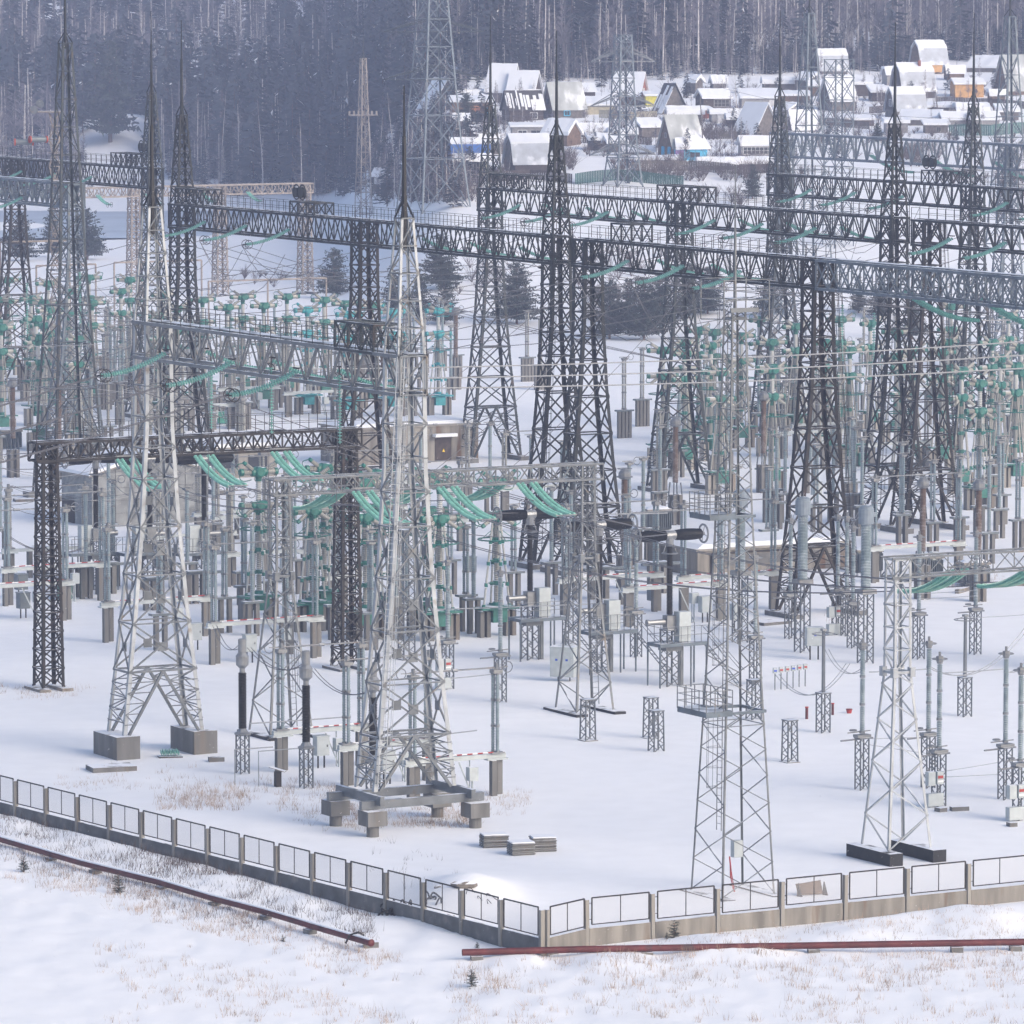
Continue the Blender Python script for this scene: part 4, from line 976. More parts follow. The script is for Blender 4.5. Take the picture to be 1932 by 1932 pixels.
    H(1428, 258, 'aframe', -44, 7.2, 4.6, .5, 5.2, 'timber_grey', 'roof_snow', 'steep cottage with one huge white roof face turned left', snow=.2, gm='timber_grey')
    H(1437, 294, 'gable', 9, 3.4, 7.2, 1.9, 1.1, 'wall_grey', 'roof_snow', 'long glazed veranda house below the huge white roof', name='greenhouse', cat='greenhouse', wins=[('s', 0, .4, 6.4, 1.1, wf, gd, 9)])
    H(1420, 314, 'flat', 5, 3.5, 5, .7, .4, 'timber_grey', 'roof_snow', 'snow-covered low shed in front of the glazed veranda house', name='shed', cat='shed', snow=.4)
    H(1352, 318, 'flat', 5, 3.5, 6, .8, .5, 'timber', 'roof_snow', 'snow-covered low brown shed right of the cyan-windowed cottage', name='shed', cat='shed', snow=.4)
    H(1568, 138, 'gambrel', 12, 5, 5.2, .8, 3.6, 'timber_grey', 'roof_slate', 'faint barn-roofed cottage at the forest edge behind the lightning mast')
    H(1580, 207, 'aframe', 20, 6, 4.8, 1.8, 3.9, 'timber_grey', 'roof_snow', 'cottage with a bright white steep roof behind the square lattice column', gm='timber_dark')
    H(1514, 246, 'aframe', 14, 4, 4.4, .4, 3.0, 'timber_grey', 'roof_snow', 'small low A-frame with white roof at the foot of the lightning mast', gm='timber_grey')
    H(1500, 192, 'shed', 3, 4, 5, 1.2, .5, 'timber', 'roof_snow', 'brown low shed with snow right of the pale grey garage', name='shed', cat='shed')
    H(1470, 168, 'flat', 3, 4, 6, 1.2, .4, 'timber_grey', 'roof_snow', 'snowy ruin of a shed behind the pale grey garage', name='shed', cat='shed', snow=.5)
    H(1752, 138, 'gambrel', 20, 5.8, 5.4, .4, 4.0, 'timber_new', 'roof_slate', 'unfinished barn-roofed cottage on posts, highest in the village', posts=1.5, gm='timber', snow=.25)
    H(1722, 182, 'gambrel', 18, 6.4, 6.2, 1.3, 4.6, 'timber_dark', 'roof_slate', 'large barn-roofed cottage with a long curved grey roof at upper right', gm='timber_dark', chim=True)
    H(1708, 222, 'gambrel', 16, 5.4, 5.6, 1.5, 3.6, 'timber_grey', 'roof_slate', 'barn-roofed cottage with a white-framed window in its dark gable', gm='timber_dark', wins=[('g', -.2, 2.0, 1.3, 1.1, wf, gd, 1)])
    H(1824, 182, 'gable', 10, 4, 5.4, 2.4, .8, 'timber_new', 'roof_snow', 'bright new timber cabin, orange-yellow, at upper right', name='cabin', cat='cabin', gm='timber_new', snow=.12, wins=[('s', 1, .8, .5, .6, 'timber', gd, 0)])
    H(1736, 234, 'shed', -12, 5, 6.6, .9, 1.2, 'timber_grey', 'roof_snow', 'shed with a broad white lean roof in front of the white-windowed barn roof', name='shed', cat='shed')
    H(1690, 250, 'shed', 4, 3, 3.8, 1.7, .3, 'wall_grey', 'roof_snow', 'small pale garage left of the lean-roofed shed at right', name='garage', cat='garage', snow=.4)
    H(1800, 236, 'gable', 8, 4, 4.6, 1.1, 1.0, 'wall_grey', 'roof_snow', 'left one of two joined low sheds with white gabled roofs', name='shed', cat='shed')
    H(1855, 236, 'gable', 8, 4, 4.8, 1.1, 1.0, 'wall_grey', 'roof_snow', 'right one of two joined low sheds with white gabled roofs', name='shed', cat='shed')
    H(1832, 214, 'flat', 5, 4.5, 5.4, .6, .6, 'timber_grey', 'roof_snow', 'hump of snow on a flat shed behind the two joined low sheds', name='shed', cat='shed', snow=.6)
    H(1770, 212, 'shed', 3, 4, 6, 1, .5, 'wall_cream', 'roof_snow', 'low cream shed along the dark fence below the new timber cabin', name='shed', cat='shed')
    H(1914, 176, 'aframe', 20, 6.8, 5.4, .8, 6.2, 'timber', 'roof_grey', 'tall brown A-frame cottage cut off by the right edge', snow=0, gm='timber')
    H(1860, 134, 'shed', -20, 6, 6, .8, 1.8, 'timber_grey', 'roof_snow', 'low cottage roof half hidden by bushes behind the new timber cabin')
    H(735, 346, 'gable', -14, 4, 5, 1.4, 1.0, 'timber_grey', 'roof_snow', 'grey garden shed in the scrub left of the faint tall pylon', name='shed', cat='shed', wins=[('s', -1.2, .1, 1.6, 1.0, wf, wf, 1)])
    H(1620, 236, 'shed', 3, 3.5, 5, 1, .4, 'timber', 'roof_snow', 'brown lean-to under the faint girder left of the dark pine', name='shed', cat='shed')
    H(1175, 262, 'flat', 3, 2.5, 4.4, 1.0, .3, 'wall_grey', 'roof_snow', 'snow-capped tank-like hut directly right of the line pylon', name='hut', cat='hut', snow=.4)
    H(1205, 292, 'flat', 3, 2.5, 5, .7, .3, 'timber_grey', 'roof_snow', 'buried woodshed between the line pylon and the cyan-windowed cottage', name='shed', cat='shed', snow=.4)
    H(1240, 306, 'shed', 3, 4, 7, .5, .3, 'wall_grey', 'roof_snow', 'long low roof along the garden fence below the line pylon', name='shed', cat='shed')
    rnd = random.Random(31); fill = []
    spots = [(1100, 238), (1145, 232), (1205, 240), (1225, 258), (1350, 250), (1385, 238), (1375, 268), (1480, 222), (1490, 268), (1535, 225), (1545, 262), (1640, 214), (1655, 190), (1665, 232), (1620, 180), (1790, 196), (1880, 198), (1900, 226), (1765, 250), (1720, 262), (1880, 262), (1250, 182), (1310, 176), (1355, 172), (1400, 178), (1520, 172), (1540, 180), (1070, 178), (1100, 186), (870, 240), (905, 236), (940, 240), (925, 290), (1090, 290), (1130, 282), (1160, 286), (850, 222), (800, 232), (1800, 150), (1870, 160), (1680, 160)]
    for i, (px, py) in enumerate(sorted(spots)[::2]+[]):
        k = rnd.choice(('shed', 'gable', 'flat', 'shed')); L_ = rnd.uniform(2.2, 4.2)
        H(px, py, k, rnd.choice((5, 12, 20, -25, -40)), rnd.uniform(1.8, 2.8), L_, rnd.uniform(1.2, 2.2), rnd.uniform(.3, 1.1), rnd.choice(('timber', 'timber_dark', 'timber_grey', 'timber_dark', 'wall_grey')), 'roof_snow', f'small garden outbuilding squeezed between the cottages, {ordw(i)} from the left', snow=rnd.uniform(.15, .4), name='outbuilding', cat='outbuilding', wins=[('s', .3, .2, .7, .8, 'timber_grey', gd, 1)] if i % 2 else ())
    def pf(pts, h, m, label):
        t = thing('plank_fence', label, 'fence', at(*pts[0])); b = MB()
        P = [at(*p) for p in pts]
        for a, c in zip(P, P[1:]):
            n = max(2, int((c-a).length/.28))
            for i in range(n):
                p = a.lerp(c, i/n); q = a.lerp(c, (i+.86)/n); p.z = base_z(p.x, p.y)-.2; q.z = base_z(q.x, q.y)-.2; hh = h*(1+.06*math.sin(i*12.7))+.2; e = V(0, .03, 0)
                b.prism([p, q, q+e, p+e], [x+V(0, 0, hh) for x in (p, q, q+e, p+e)])
        b.build('boards', m, t)
    pf([(1085, 348), (1160, 340), (1290, 352)], 1.6, 'fence_green', 'faded green board fence below the village, seen above the black girder')
    pf([(1190, 326), (1300, 322), (1400, 330)], 1.5, 'timber_grey', 'weathered grey fence below the cyan-windowed cottage')
    pf([(1130, 222), (1190, 226), (1240, 226)], 1.3, 'wall_cream', 'pale board fence in front of the line pylon')
    pf([(1765, 198), (1850, 200), (1945, 206)], 1.3, 'timber_dark', 'dark fence running right below the new timber cabin')
    pf([(1790, 256), (1870, 256), (1945, 250)], 1.7, 'fence_green', 'dull green fence at the lower right corner of the village')
    pf([(1395, 330), (1450, 326), (1490, 330)], 1.3, 'timber_dark', 'dark fence beneath the glazed veranda house')
    pf([(920, 345), (1000, 338), (1080, 346)], 1.4, 'timber_dark', 'dark fence under the grey barn-roofed cottage')
    pf([(1100, 270), (1160, 268), (1230, 274)], 1.2, 'timber_dark', 'short dark garden fence behind the cyan-windowed cottage')
    pf([(1480, 240), (1560, 236), (1640, 244)], 1.2, 'timber_grey', 'grey garden fence crossing behind the lattice lightning mast')
    pf([(1370, 238), (1420, 236), (1480, 232)], 1.1, 'timber_dark', 'dark garden fence behind the huge white roof')
    pf([(830, 234), (900, 230), (960, 236)], 1.2, 'timber_dark', 'dark garden fence below the long brown shed')
    pf([(1640, 214), (1700, 210), (1790, 216)], 1.1, 'timber_dark', 'dark fence between the two barn-roofed cottages')
    pf([(1290, 250), (1340, 262), (1400, 262)], 1.1, 'timber_grey', 'grey fence right of the cyan porch')
    for (px, py, h, lab) in [(1328, 300, 118, 'leaning utility pole beside the cyan porch'), (1771, 222, 52, 'short wooden pole with a strut by the white-windowed barn roof'), (1372, 205, 30, 'utility pole left of the pale grey garage'), (942, 260, 25, 'garden pole in the snow above the blue-roofed cottage')]:
        p = at(px, py); H_ = zat(p.x, p.y, py-h)-p.z; t = thing('utility_pole', lab, 'pole', p); b = MB(); b.tube(p-V(0, 0, .3), p+V(-.6, 0, H_), .12, .08, 6); b.build('pole', 'timber_grey', t)
Z = V(0, 0, 1); X1 = V(1, 0, 0); Y1 = V(0, 1, 0)
def part(t, name, m, fn, smooth=False, parent=None):
    b = MB(); fn(b); return b.build(name, m, parent or t, smooth)
def ped(b, h, w=.55, leg=.07, br=.04, step=.55, c=(0, 0), spread=0):
    """small lattice pedestal in local axes"""
    for i in range(4):
        a, s = SG[i]; b.beam((c[0]+a*(w/2+spread), c[1]+s*(w/2+spread), 0), (c[0]+a*w/2, c[1]+s*w/2, h), leg)
    n = max(2, int(h/step))
    for k in range(n):
        z0, z1 = h*k/n, h*(k+1)/n; f0 = w/2+spread*(1-z0/h); f1 = w/2+spread*(1-z1/h)
        for i in range(4):
            (a, s), (a2, s2) = SG[i], SG[(i+1) % 4]
            if k % 2: a, s, a2, s2 = a2, s2, a, s
            b.beam((c[0]+a*f0, c[1]+s*f0, z0), (c[0]+a2*f1, c[1]+s2*f1, z1), br)
    b.box((c[0], c[1], h), w+.12, w+.12, .07)
def hose(b, p, q, out, r=.035, n=9):
    p = Vector(p); q = Vector(q); b.path([p.lerp(q, i/n)+Vector(out)*math.sin(PI*i/n) for i in range(n+1)], r, 4)
# ---- air-blast circuit breaker with green castings
def breaker_model(green='enamel_green'):
    def make():
        t = thing('air_blast_breaker', '', 'circuit breaker', world=False); H = 2.0
        for x in (-1.25, -.75, .75, 1.25): part(t, 'concrete_leg', 'concrete', lambda b: b.box((x, 0, -.4), .3, .55, H+.15))
        part(t, 'base_plate', green, lambda b: (b.box((0, 0, H-.12), 2.9, 1.3, .14), b.lathe((0, 0, H+.02), Z, [(0, 1.05), (.1, 1.05), (.12, .5), (.35, .25)], 14)))
        part(t, 'drive_box', green, lambda b: b.box((0, -.1, H-1.0), 1.1, .9, .9))
        col = part(t, 'support_column', 'porcelain', lambda b: [b.ribs((0, 0, z), Z, 1.15, .17, .13, .04, 9) for z in (H+.35, H+1.9, H+3.4, H+4.75)])
        for z in (H+1.55, H+3.1, H+4.6):
            def coll(b):
                b.lathe((0, 0, z), Z, [(0, .25), (.3, .25)], 10); b.beam((-.75*(1-(z-H)/9), 0, z+.15), (.75*(1-(z-H)/9), 0, z+.15), .09)
                b.beam((0, -.6*(1-(z-H)/9), z+.15), (0, .6*(1-(z-H)/9), z+.15), .09)
            part(t, 'collar', green, coll, parent=col)
        for (x, y) in ((-1, 0), (1, 0), (0, -1), (0, 1)):
            def strut(b):
                p = V(x*1.0, y*.85, H+.1); q = V(x*.3, y*.3, 8.0)
                for k in range(4): b.tube(p.lerp(q, k/4+.02), p.lerp(q, (k+1)/4-.03), .075, .07, 6)
                for k in range(5): m = p.lerp(q, k/4); b.tube(m-V(0, 0, .13), m+V(0, 0, .13), .12, .12, 6, True, 1)
            part(t, 'strut', ['porcelain_pale', green], strut)
        part(t, 'grading_ring', green, lambda b: (b.ring((0, 0, 6.7), Z, 1.3, .05, 22, 4), [b.beam((0, 0, 7.6), (math.cos(a)*1.3, math.sin(a)*1.3, 6.7), .035) for a in (0, PI/2, PI, -PI/2)]))
        def head(z, up, nm):
            def body(b):
                b.lathe((-.62, 0, z), X1, [(0, .28), (.1, .33), (.45, .33), (.5, .38), (.75, .38), (.8, .33), (1.14, .33), (1.24, .28)], 12)
                b.lathe((0, -.45, z), Y1, [(0, .26), (.08, .36), (.8, .36), (.9, .26)], 12); b.tube((0, 0, z-.65), (0, 0, z), .22, .28, 10)
                for a in (-1, 1): b.lathe((a*1.22, 0, z), X1*a, [(0, .27), (.22, .27), (.3, .16)], 10)
            h = part(t, nm, green, body)
            for a in (-1, 1):
                part(t, 'arm', 'porcelain', lambda b: b.ribs((a*.6, 0, z), X1*a, .62, .21, .12, .03, 9), parent=h)
                part(t, 'side_arm', 'porcelain', lambda b: b.ribs((a*.55, -.15, z+up*.2), V(a*.8, -.2, up*.55), .75, .13, .12, .03, 8), parent=h)
                part(t, 'end_cap', green, lambda b: b.tube(V(a*.55, -.15, z+up*.2)+V(a*.8, -.2, up*.55).normalized()*.75, V(a*.55, -.15, z+up*.2)+V(a*.8, -.2, up*.55).normalized()*.95, .16, .13, 8), parent=h)
                part(t, 'hose', green, lambda b: (hose(b, (a*1.45, 0, z), V(a*.55, -.15, z+up*.2)+V(a*.8, -.2, up*.55).normalized()*.9, (a*.42, 0, up*.15)), hose(b, (a*1.45, .1, z), (a*.5, .1, z-.55), (a*.3, 0, -.3))), parent=h)
        head(8.35, -1, 'lower_head')
        part(t, 'neck', 'porcelain_pale', lambda b: b.ribs((0, 0, 8.75), Z, 1.45, .17, .14, .05, 10))
        head(10.7, 1, 'upper_head')
        return t
    return make
BRK = Placer(breaker_model()); BRK2 = Placer(breaker_model('enamel_teal'))
def breaker_s():
    """the same breaker for the far rows, fewer separate castings"""
    t = thing('air_blast_breaker', '', 'circuit breaker', world=False); H = 2.0; g = 'enamel_green'
    for x in (-1.25, -.75, .75, 1.25): part(t, 'concrete_leg', 'concrete_pale', lambda b: b.box((x, 0, -.4), .3, .55, H+.15))
    part(t, 'drive_box', g, lambda b: (b.box((0, -.1, H-1.0), 1.1, .9, .95), b.box((0, 0, H), 2.9, 1.3, .12)))
    part(t, 'support_column', ['porcelain', g], lambda b: (b.tube((0, 0, H), (0, 0, 8), .2, .18, 8), [b.tube((x, y, H), (x*.3, y*.3, 8), .08, .07, 5) for x, y in ((-1, 0), (1, 0), (0, -.9), (0, .9))],
        [b.tube((0, 0, z), (0, 0, z+.32), .27, .27, 8, True, 1) for z in (H+.1, H+1.5, H+3.1, H+4.6)], [b.beam((-.75*(1-(z-H)/9), 0, z+.15), (.75*(1-(z-H)/9), 0, z+.15), .13, None, False, 1) for z in (H+1.5, H+3.1, H+4.6)], b.ring((0, 0, 6.7), Z, 1.3, .05, 16, 4, 1)))
    for z, up, nm in ((8.35, -1, 'lower_head'), (10.7, 1, 'upper_head')):
        h = part(t, nm, g, lambda b: (b.lathe((-.62, 0, z), X1, [(0, .3), (.1, .36), (1.1, .36), (1.24, .3)], 9), b.lathe((0, -.5, z), Y1, [(0, .28), (.1, .38), (.9, .38), (1, .28)], 9), b.tube((0, 0, z-.75), (0, 0, z), .22, .28, 8),
            [b.tube((a*1.22, 0, z), (a*1.5, 0, z), .26, .2, 8) for a in (-1, 1)], [hose(b, (a*1.4, 0, z), (a*.7, -.2, z+up*.5), (a*.5, 0, up*.3), .04, 6) for a in (-1, 1)]))
        for a in (-1, 1): part(t, 'arm', 'porcelain', lambda b: (b.tube((a*.6, 0, z), (a*1.24, 0, z), .23, .23, 8), b.tube((a*.55, -.15, z+up*.2), (a*1.2, -.3, z+up*.65), .15, .14, 7)), parent=h)
    part(t, 'neck', 'porcelain_pale', lambda b: b.tube((0, 0, 8.7), (0, 0, 10.2), .2, .2, 8))
    return t
BRKF = Placer(breaker_s)
# ---- black T-shaped circuit breaker on a lattice pedestal with service platform
def tbreaker():
    t = thing('live_tank_breaker', '', 'circuit breaker', world=False)
    part(t, 'pedestal', 'galvanised', lambda b: (ped(b, 3.6, .85, .09, .05, .5), b.box((0, 0, 2.3), 1.1, 1.0, .35), b.box((.75, -.2, 0), .22, .22, 3.4)))
    part(t, 'mechanism', 'cast_grey', lambda b: (b.box((0, 0, 3.65), .7, .6, .9), b.tube((-1.6, 0, 4.15), (-.3, 0, 4.15), .16, .2, 10), b.tube((-1.7, 0, 4.15), (-1.55, 0, 4.15), .22, .22, 10)))
    part(t, 'control_cabinet', 'cabinet', lambda b: b.box((.75, -.35, 2.9), .85, .7, 1.9))
    col = part(t, 'support_column', 'polymer_black', lambda b: b.ribs((0, 0, 4.6), Z, 4.5, .17, .09, .05, 10))
    part(t, 'flange', 'cast_grey', lambda b: (b.ring((0, 0, 8.55), Z, .5, .045, 16, 4), [b.beam((a*.5, 0, 8.55), (a*.3, 0, 9.1), .04) for a in (-1, 1)], b.tube((0, 0, 9.0), (0, 0, 9.9), .24, .28, 10), b.tube((-.35, 0, 9.7), (.35, 0, 9.7), .3, .3, 12)), parent=col)
    for a in (-1, 1):
        arm = part(t, 'interrupter', 'polymer_black', lambda b: b.lathe((a*.32, 0, 9.7), X1*a, [(0, .24)]+[z for k in range(20) for z in ((.1*k+.03, .29+.06*math.sin(k/19*PI)), (.1*k+.05, .33+.06*math.sin(k/19*PI)), (.1*k+.08, .27+.06*math.sin(k/19*PI)))]+[(2.05, .2)], 12))
        part(t, 'corona_ring', 'cast_grey', lambda b: (b.ring((a*2.5, 0, 9.7), X1, .58, .07, 18, 5), b.tube((a*2.3, 0, 9.7), (a*2.55, 0, 9.7), .2, .12, 8), [b.beam((a*2.45, 0, 9.7), (a*2.5, .52*math.cos(k), 9.7+.52*math.sin(k)), .03) for k in (.3, 1.87, 3.44, 5.0)]), parent=arm)
    plat = part(t, 'platform', 'galvanised_blue', lambda b: (b.box((.55, -.1, 2.62), 3.6, 1.7, .22), [b.tube((x, y, -.3), (x, y, 2.6), .06, .06, 5) for x, y in ((-1.2, -.85), (1.1, -.85), (2.25, -.85), (-1.2, .7), (2.25, .7))]))
    def rail(b):
        for y in (-.95, .75):
            for h in (.5, 1.05): b.beam((-1.2, y, 2.85+h), (2.3, y, 2.85+h), .035)
            for k in range(8): b.beam((-1.2+k*.5, y, 2.85), (-1.2+k*.5, y, 3.9), .035)
        for h in (.5, 1.05): b.beam((-1.2, -.95, 2.85+h), (-1.2, .75, 2.85+h), .035)
    part(t, 'railing', 'galvanised', rail, parent=plat)
    def stair(b):
        for y in (-.75, -.2): b.beam((2.3, y, 2.75), (4.2, y-1.4, -.1), .12, .05); b.beam((2.3, y, 3.8), (4.3, y-1.4, 1.0), .035)
        for k in range(1, 11): u = k/11; b.beam((2.3+1.9*u, -.75-1.4*u, 2.75-2.85*u), (2.3+1.9*u, -.2-1.4*u, 2.75-2.85*u), .12, .04)
    part(t, 'stair', 'galvanised', stair, parent=plat)
    return t
TBR = Placer(tbreaker)
def ct_model():
    t = thing('current_transformer', '', 'transformer', world=False)
    part(t, 'pedestal', 'galvanised', lambda b: ped(b, 4.6, .75, .08, .045, .55))
    part(t, 'bushing', 'porcelain_grey', lambda b: b.ribs((0, 0, 4.7), Z, 4.45, .31, .10, .05, 14))
    part(t, 'head', 'tank_grey', lambda b: (b.lathe((0, 0, 9.1), Z, [(0, .34), (.12, .36), (.16, .52), (1.15, .52), (1.22, .46), (1.28, .46), (1.38, .25)], 16), b.box((.5, 0, 9.7), .35, .25, .3)))
    part(t, 'base_tank', 'cast_grey', lambda b: b.box((0, 0, 4.62), 1.1, 1.0, .3))
    return t
CTM = Placer(ct_model)
def arrester():
    t = thing('surge_arrester', '', 'surge arrester', world=False)
    part(t, 'pedestal', 'galvanised', lambda b: ped(b, 2.2, .55, .07, .04, .4))
    part(t, 'flange', 'cast_grey', lambda b: b.lathe((0, 0, 2.25), Z, [(0, .5), (.06, .5), (.14, .34), (.35, .22)], 8))
    part(t, 'insulator', 'polymer_black', lambda b: b.ribs((0, 0, 2.6), Z, 3.2, .20, .085, .05, 12))
    part(t, 'cap', 'cast_grey', lambda b: b.lathe((0, 0, 5.8), Z, [(0, .16), (.25, .16), (.45, .36), (.95, .38), (1.15, .24), (1.2, .24), (1.9, .24), (1.95, .2)], 14))
    return t
ARR = Placer(arrester)
def rods(b, x, y, z, h, n3=3, r=.085):
    for k in range(n3):
        an = 2*PI*k/n3+.5; ox, oy = (.17*math.cos(an), .17*math.sin(an)) if n3 > 1 else (0, 0)
        m = 3; L = h/m
        for j in range(m): b.ribs((x+ox, y+oy, z+j*L+.03), Z, L-.12, r, .14, .022, 7, 0)
def rodj(b, x, y, z, h, n3=3, r=.085):
    m = 3; L = h/m
    for k in range(n3):
        an = 2*PI*k/n3+.5; ox, oy = (.17*math.cos(an), .17*math.sin(an)) if n3 > 1 else (0, 0)
        for j in range(m+1): b.tube((x+ox, y+oy, z+j*L-.08), (x+ox, y+oy, z+j*L+.05), r+.04, r+.04, 7, True, 1)
def disconnector(L=5.2, h=4.4, leg=2.0, striped=True, arm=True, pm='porcelain_grey'):
    def make():
        t = thing('disconnector', '', 'disconnector', world=False)
        for x in (0, L):
            for y in (-.3, .3): part(t, 'concrete_leg', 'concrete', lambda b: b.box((x+y, y*.8, -.4), .32, .36, leg+.4))
        part(t, 'beam', 'cabinet', lambda b: (b.box((L/2, 0, leg+.1), L+1.1, .3, .26), b.box((0, 0, leg+.0), 1.3, .5, .09), b.box((L, 0, leg), 1.3, .5, .09), b.beam((L*.55, 0, leg), (L*.7, 0, .2), .06), b.beam((L*.7, .2, leg+.1), (L*.7, .2, 0), .05)))
        if striped:
            b = MB()
            n = 14
            for k in range(n):
                x0 = .3+(L-.6)*k/n; x1 = .3+(L-.6)*(k+1)/n; b.tube((x0, -.22, leg+.45), (x1, -.22, leg+.45), .04, .04, 5, False, k % 2)
            b.build('drive_rod', ['paint_white', 'paint_red'], t)
        for x in (0, L):
            part(t, 'post_insulator', [pm, 'cast_grey'], lambda b: (rods(b, x, 0, leg+.45, h), rodj(b, x, 0, leg+.45, h), b.box((x, 0, leg+.36), .8, .6, .08, 0, 1), b.box((x, 0, leg+.45+h), .55, .5, .2, 0, 1)))
        def am(b):
            z = leg+h+.75
            if arm: b.tube((0, 0, z), (L*.48, .0, z), .05, .05, 5); b.tube((L, 0, z), (L*.52, 0, z), .05, .05, 5); b.tube((L*.47, 0, z), (L*.53, 0, z), .1, .1, 6)
            for x, s in ((0, -1), (L, 1)):
                b.ring((x+s*.75, 0, z), Y1, .3, .03, 12, 4); b.beam((x, 0, z), (x+s*.75, 0, z+.02), .05); b.beam((x, 0, z-.2), (x, 0, z+.25), .16)
                for q in (-.3, .3): b.beam((x-.3, q, z-.05), (x+.5, q, z+.1), .03)
        part(t, 'contact_arm', 'cast_grey', am)
        part(t, 'drive_box', 'cabinet', lambda b: (b.box((L*.7, -.1, leg-1.05), .55, .45, .75), b.beam((L*.7, -.1, leg-1), (L*.7, -.1, -.2), .08)))
        return t
    return make
DIS = Placer(disconnector()); DISL = Placer(disconnector(7.5, 4.8, 2.4)); DISN = Placer(disconnector(6, 4.2, 2.2, False, True, 'porcelain'))
def post_station(pm='porcelain_grey', n3=3, h=4.5, leg=2.4, nl=2, beam=True):
    def make():
        t = thing('bus_support', '', 'insulator post', world=False)
        for y in ([-.32, .32] if nl == 2 else [-.6, -.2, .2, .6]): part(t, 'concrete_leg', 'concrete', lambda b: b.box((y, 0, -.4), .29, .34, leg+.4))
        part(t, 'cross_plate', 'cabinet_dark', lambda b: b.box((0, 0, leg), 1.5 if nl == 2 else 1.9, .6, .16))
        part(t, 'post_insulator', [pm, 'cast_grey'], lambda b: (rods(b, 0, 0, leg+.25, h, n3, .085 if n3 > 1 else .14), rodj(b, 0, 0, leg+.25, h, n3, .085 if n3 > 1 else .14), b.box((0, 0, leg+.25+h), .5, .5, .15, 0, 1)))
        part(t, 'clamp', 'cast_grey', lambda b: (b.beam((-.6, 0, leg+h+.5), (.6, 0, leg+h+.5), .06), b.ring((.7, 0, leg+h+.5), Y1, .3, .03, 12, 4), b.beam((0, -.5, leg+h+.45), (0, .5, leg+h+.45), .04)))
        return t
    return make
PST = Placer(post_station()); PSTM = Placer(post_station('porcelain_grey', 1, 5.2, 2.3)); PST1 = Placer(post_station('porcelain', 1, 4.2, 2.2)); PST4 = Placer(post_station('porcelain', 3, 4.8, 2.6, 4))
def bare_legs():
    t = thing('concrete_support', '', 'concrete support', world=False)
    for y in (-.6, 0, .6): part(t, 'concrete_leg', 'concrete', lambda b: b.box((y, 0, -.4), .34, .4, 2.5))
    part(t, 'cross_beam', 'cabinet_dark', lambda b: (b.box((.4, 0, 2.1), 3.4, .35, .18), b.box((0, -.1, 2.3), 1.6, .9, .1)))
    return t
BLG = Placer(bare_legs)
def new_disc(h=4.7, ph=2.9, box=False, arms=True, ribs=True):
    def make():
        t = thing('pedestal_disconnector', '', 'disconnector', world=False)
        part(t, 'pedestal', 'galvanised', lambda b: ped(b, ph, .55, .065, .04, .45))
        def ins(b):
            for j in range(3): b.ribs((0, 0, ph+.35+j*h/3+.06), Z, h/3-.16, .115, .10, .045, 9)
            for j in range(4): b.tube((0, 0, ph+.35+j*h/3-.06), (0, 0, ph+.35+j*h/3+.07), .16, .16, 6, True, 1)
        part(t, 'post_insulator', ['porcelain_grey', 'cast_grey'], ins)
        part(t, 'base_frame', 'cast_grey', lambda b: (b.box((0, 0, ph+.07), .9, .5, .16), b.beam((-.9, .1, ph+.35), (.6, .1, ph+.4), .06), b.tube((-1.6, -.3, ph), (.9, .3, ph-.05), .05, .05, 5), b.ring((-.6, 0, ph+.5), Z, .2, .04, 10, 4)))
        if arms: part(t, 'contact', 'cast_grey', lambda b: (b.ring((0, 0, ph+h+.55), Z, .42, .03, 16, 4), b.beam((-.4, 0, ph+h+.55), (.4, 0, ph+h+.55), .05), b.box((0, 0, ph+h+.4), .3, .25, .3), b.tube((0, 0, ph+h+.6), (0, 0, ph+h+.95), .07, .07, 6)))
        if box:
            bx = part(t, 'control_box', 'cabinet', lambda b: (b.box((-.75, -.3, 1.25), .45, .35, .75), b.box((-.25, -.4, 1.3), .4, .3, .7), b.box((-.5, -.3, .1), 1.0, .4, .7)))
            part(t, 'warning_label', 'paint_red', lambda b: b.box((-.25, -.555, 1.62), .34, .01, .16), parent=bx)
            part(t, 'warning_label', 'paint_white', lambda b: b.box((-.25, -.555, 1.42), .34, .01, .10), parent=bx)
        return t
    return make
NDI = Placer(new_disc()); NDB = Placer(new_disc(box=True))
def lat_ped(h, w=.6):
    def make():
        t = thing('lattice_pedestal', '', 'pedestal', world=False)
        part(t, 'frame', 'galvanised', lambda b: ped(b, h, w, .07, .04, .45, spread=.04)); part(t, 'foot', 'concrete', lambda b: b.box((0, 0, -.35), w+.3, w+.3, .37)); return t
    return make
LP3 = Placer(lat_ped(2.4)); LPT = Placer(lat_ped(8.6, .75))
def lamp_post():
    t = thing('ringed_post', '', 'post', world=False)
    part(t, 'pedestal', 'galvanised', lambda b: ped(b, 2.4, .6, .07, .04, .45)); part(t, 'rod', 'galvanised', lambda b: b.tube((0, 0, 2.4), (0, 0, 6.2), .12, .1, 8))
    part(t, 'ring', 'cast_grey', lambda b: (b.ring((0, 0, 6.0), Z, .7, .03, 18, 4), [b.beam((0, 0, 6.25), (.7*math.cos(a), .7*math.sin(a), 6.0), .025) for a in (0, 1.57, 3.14, 4.71)], b.box((0, 0, 6.2), .3, .3, .12))); return t
RNG = Placer(lamp_post)
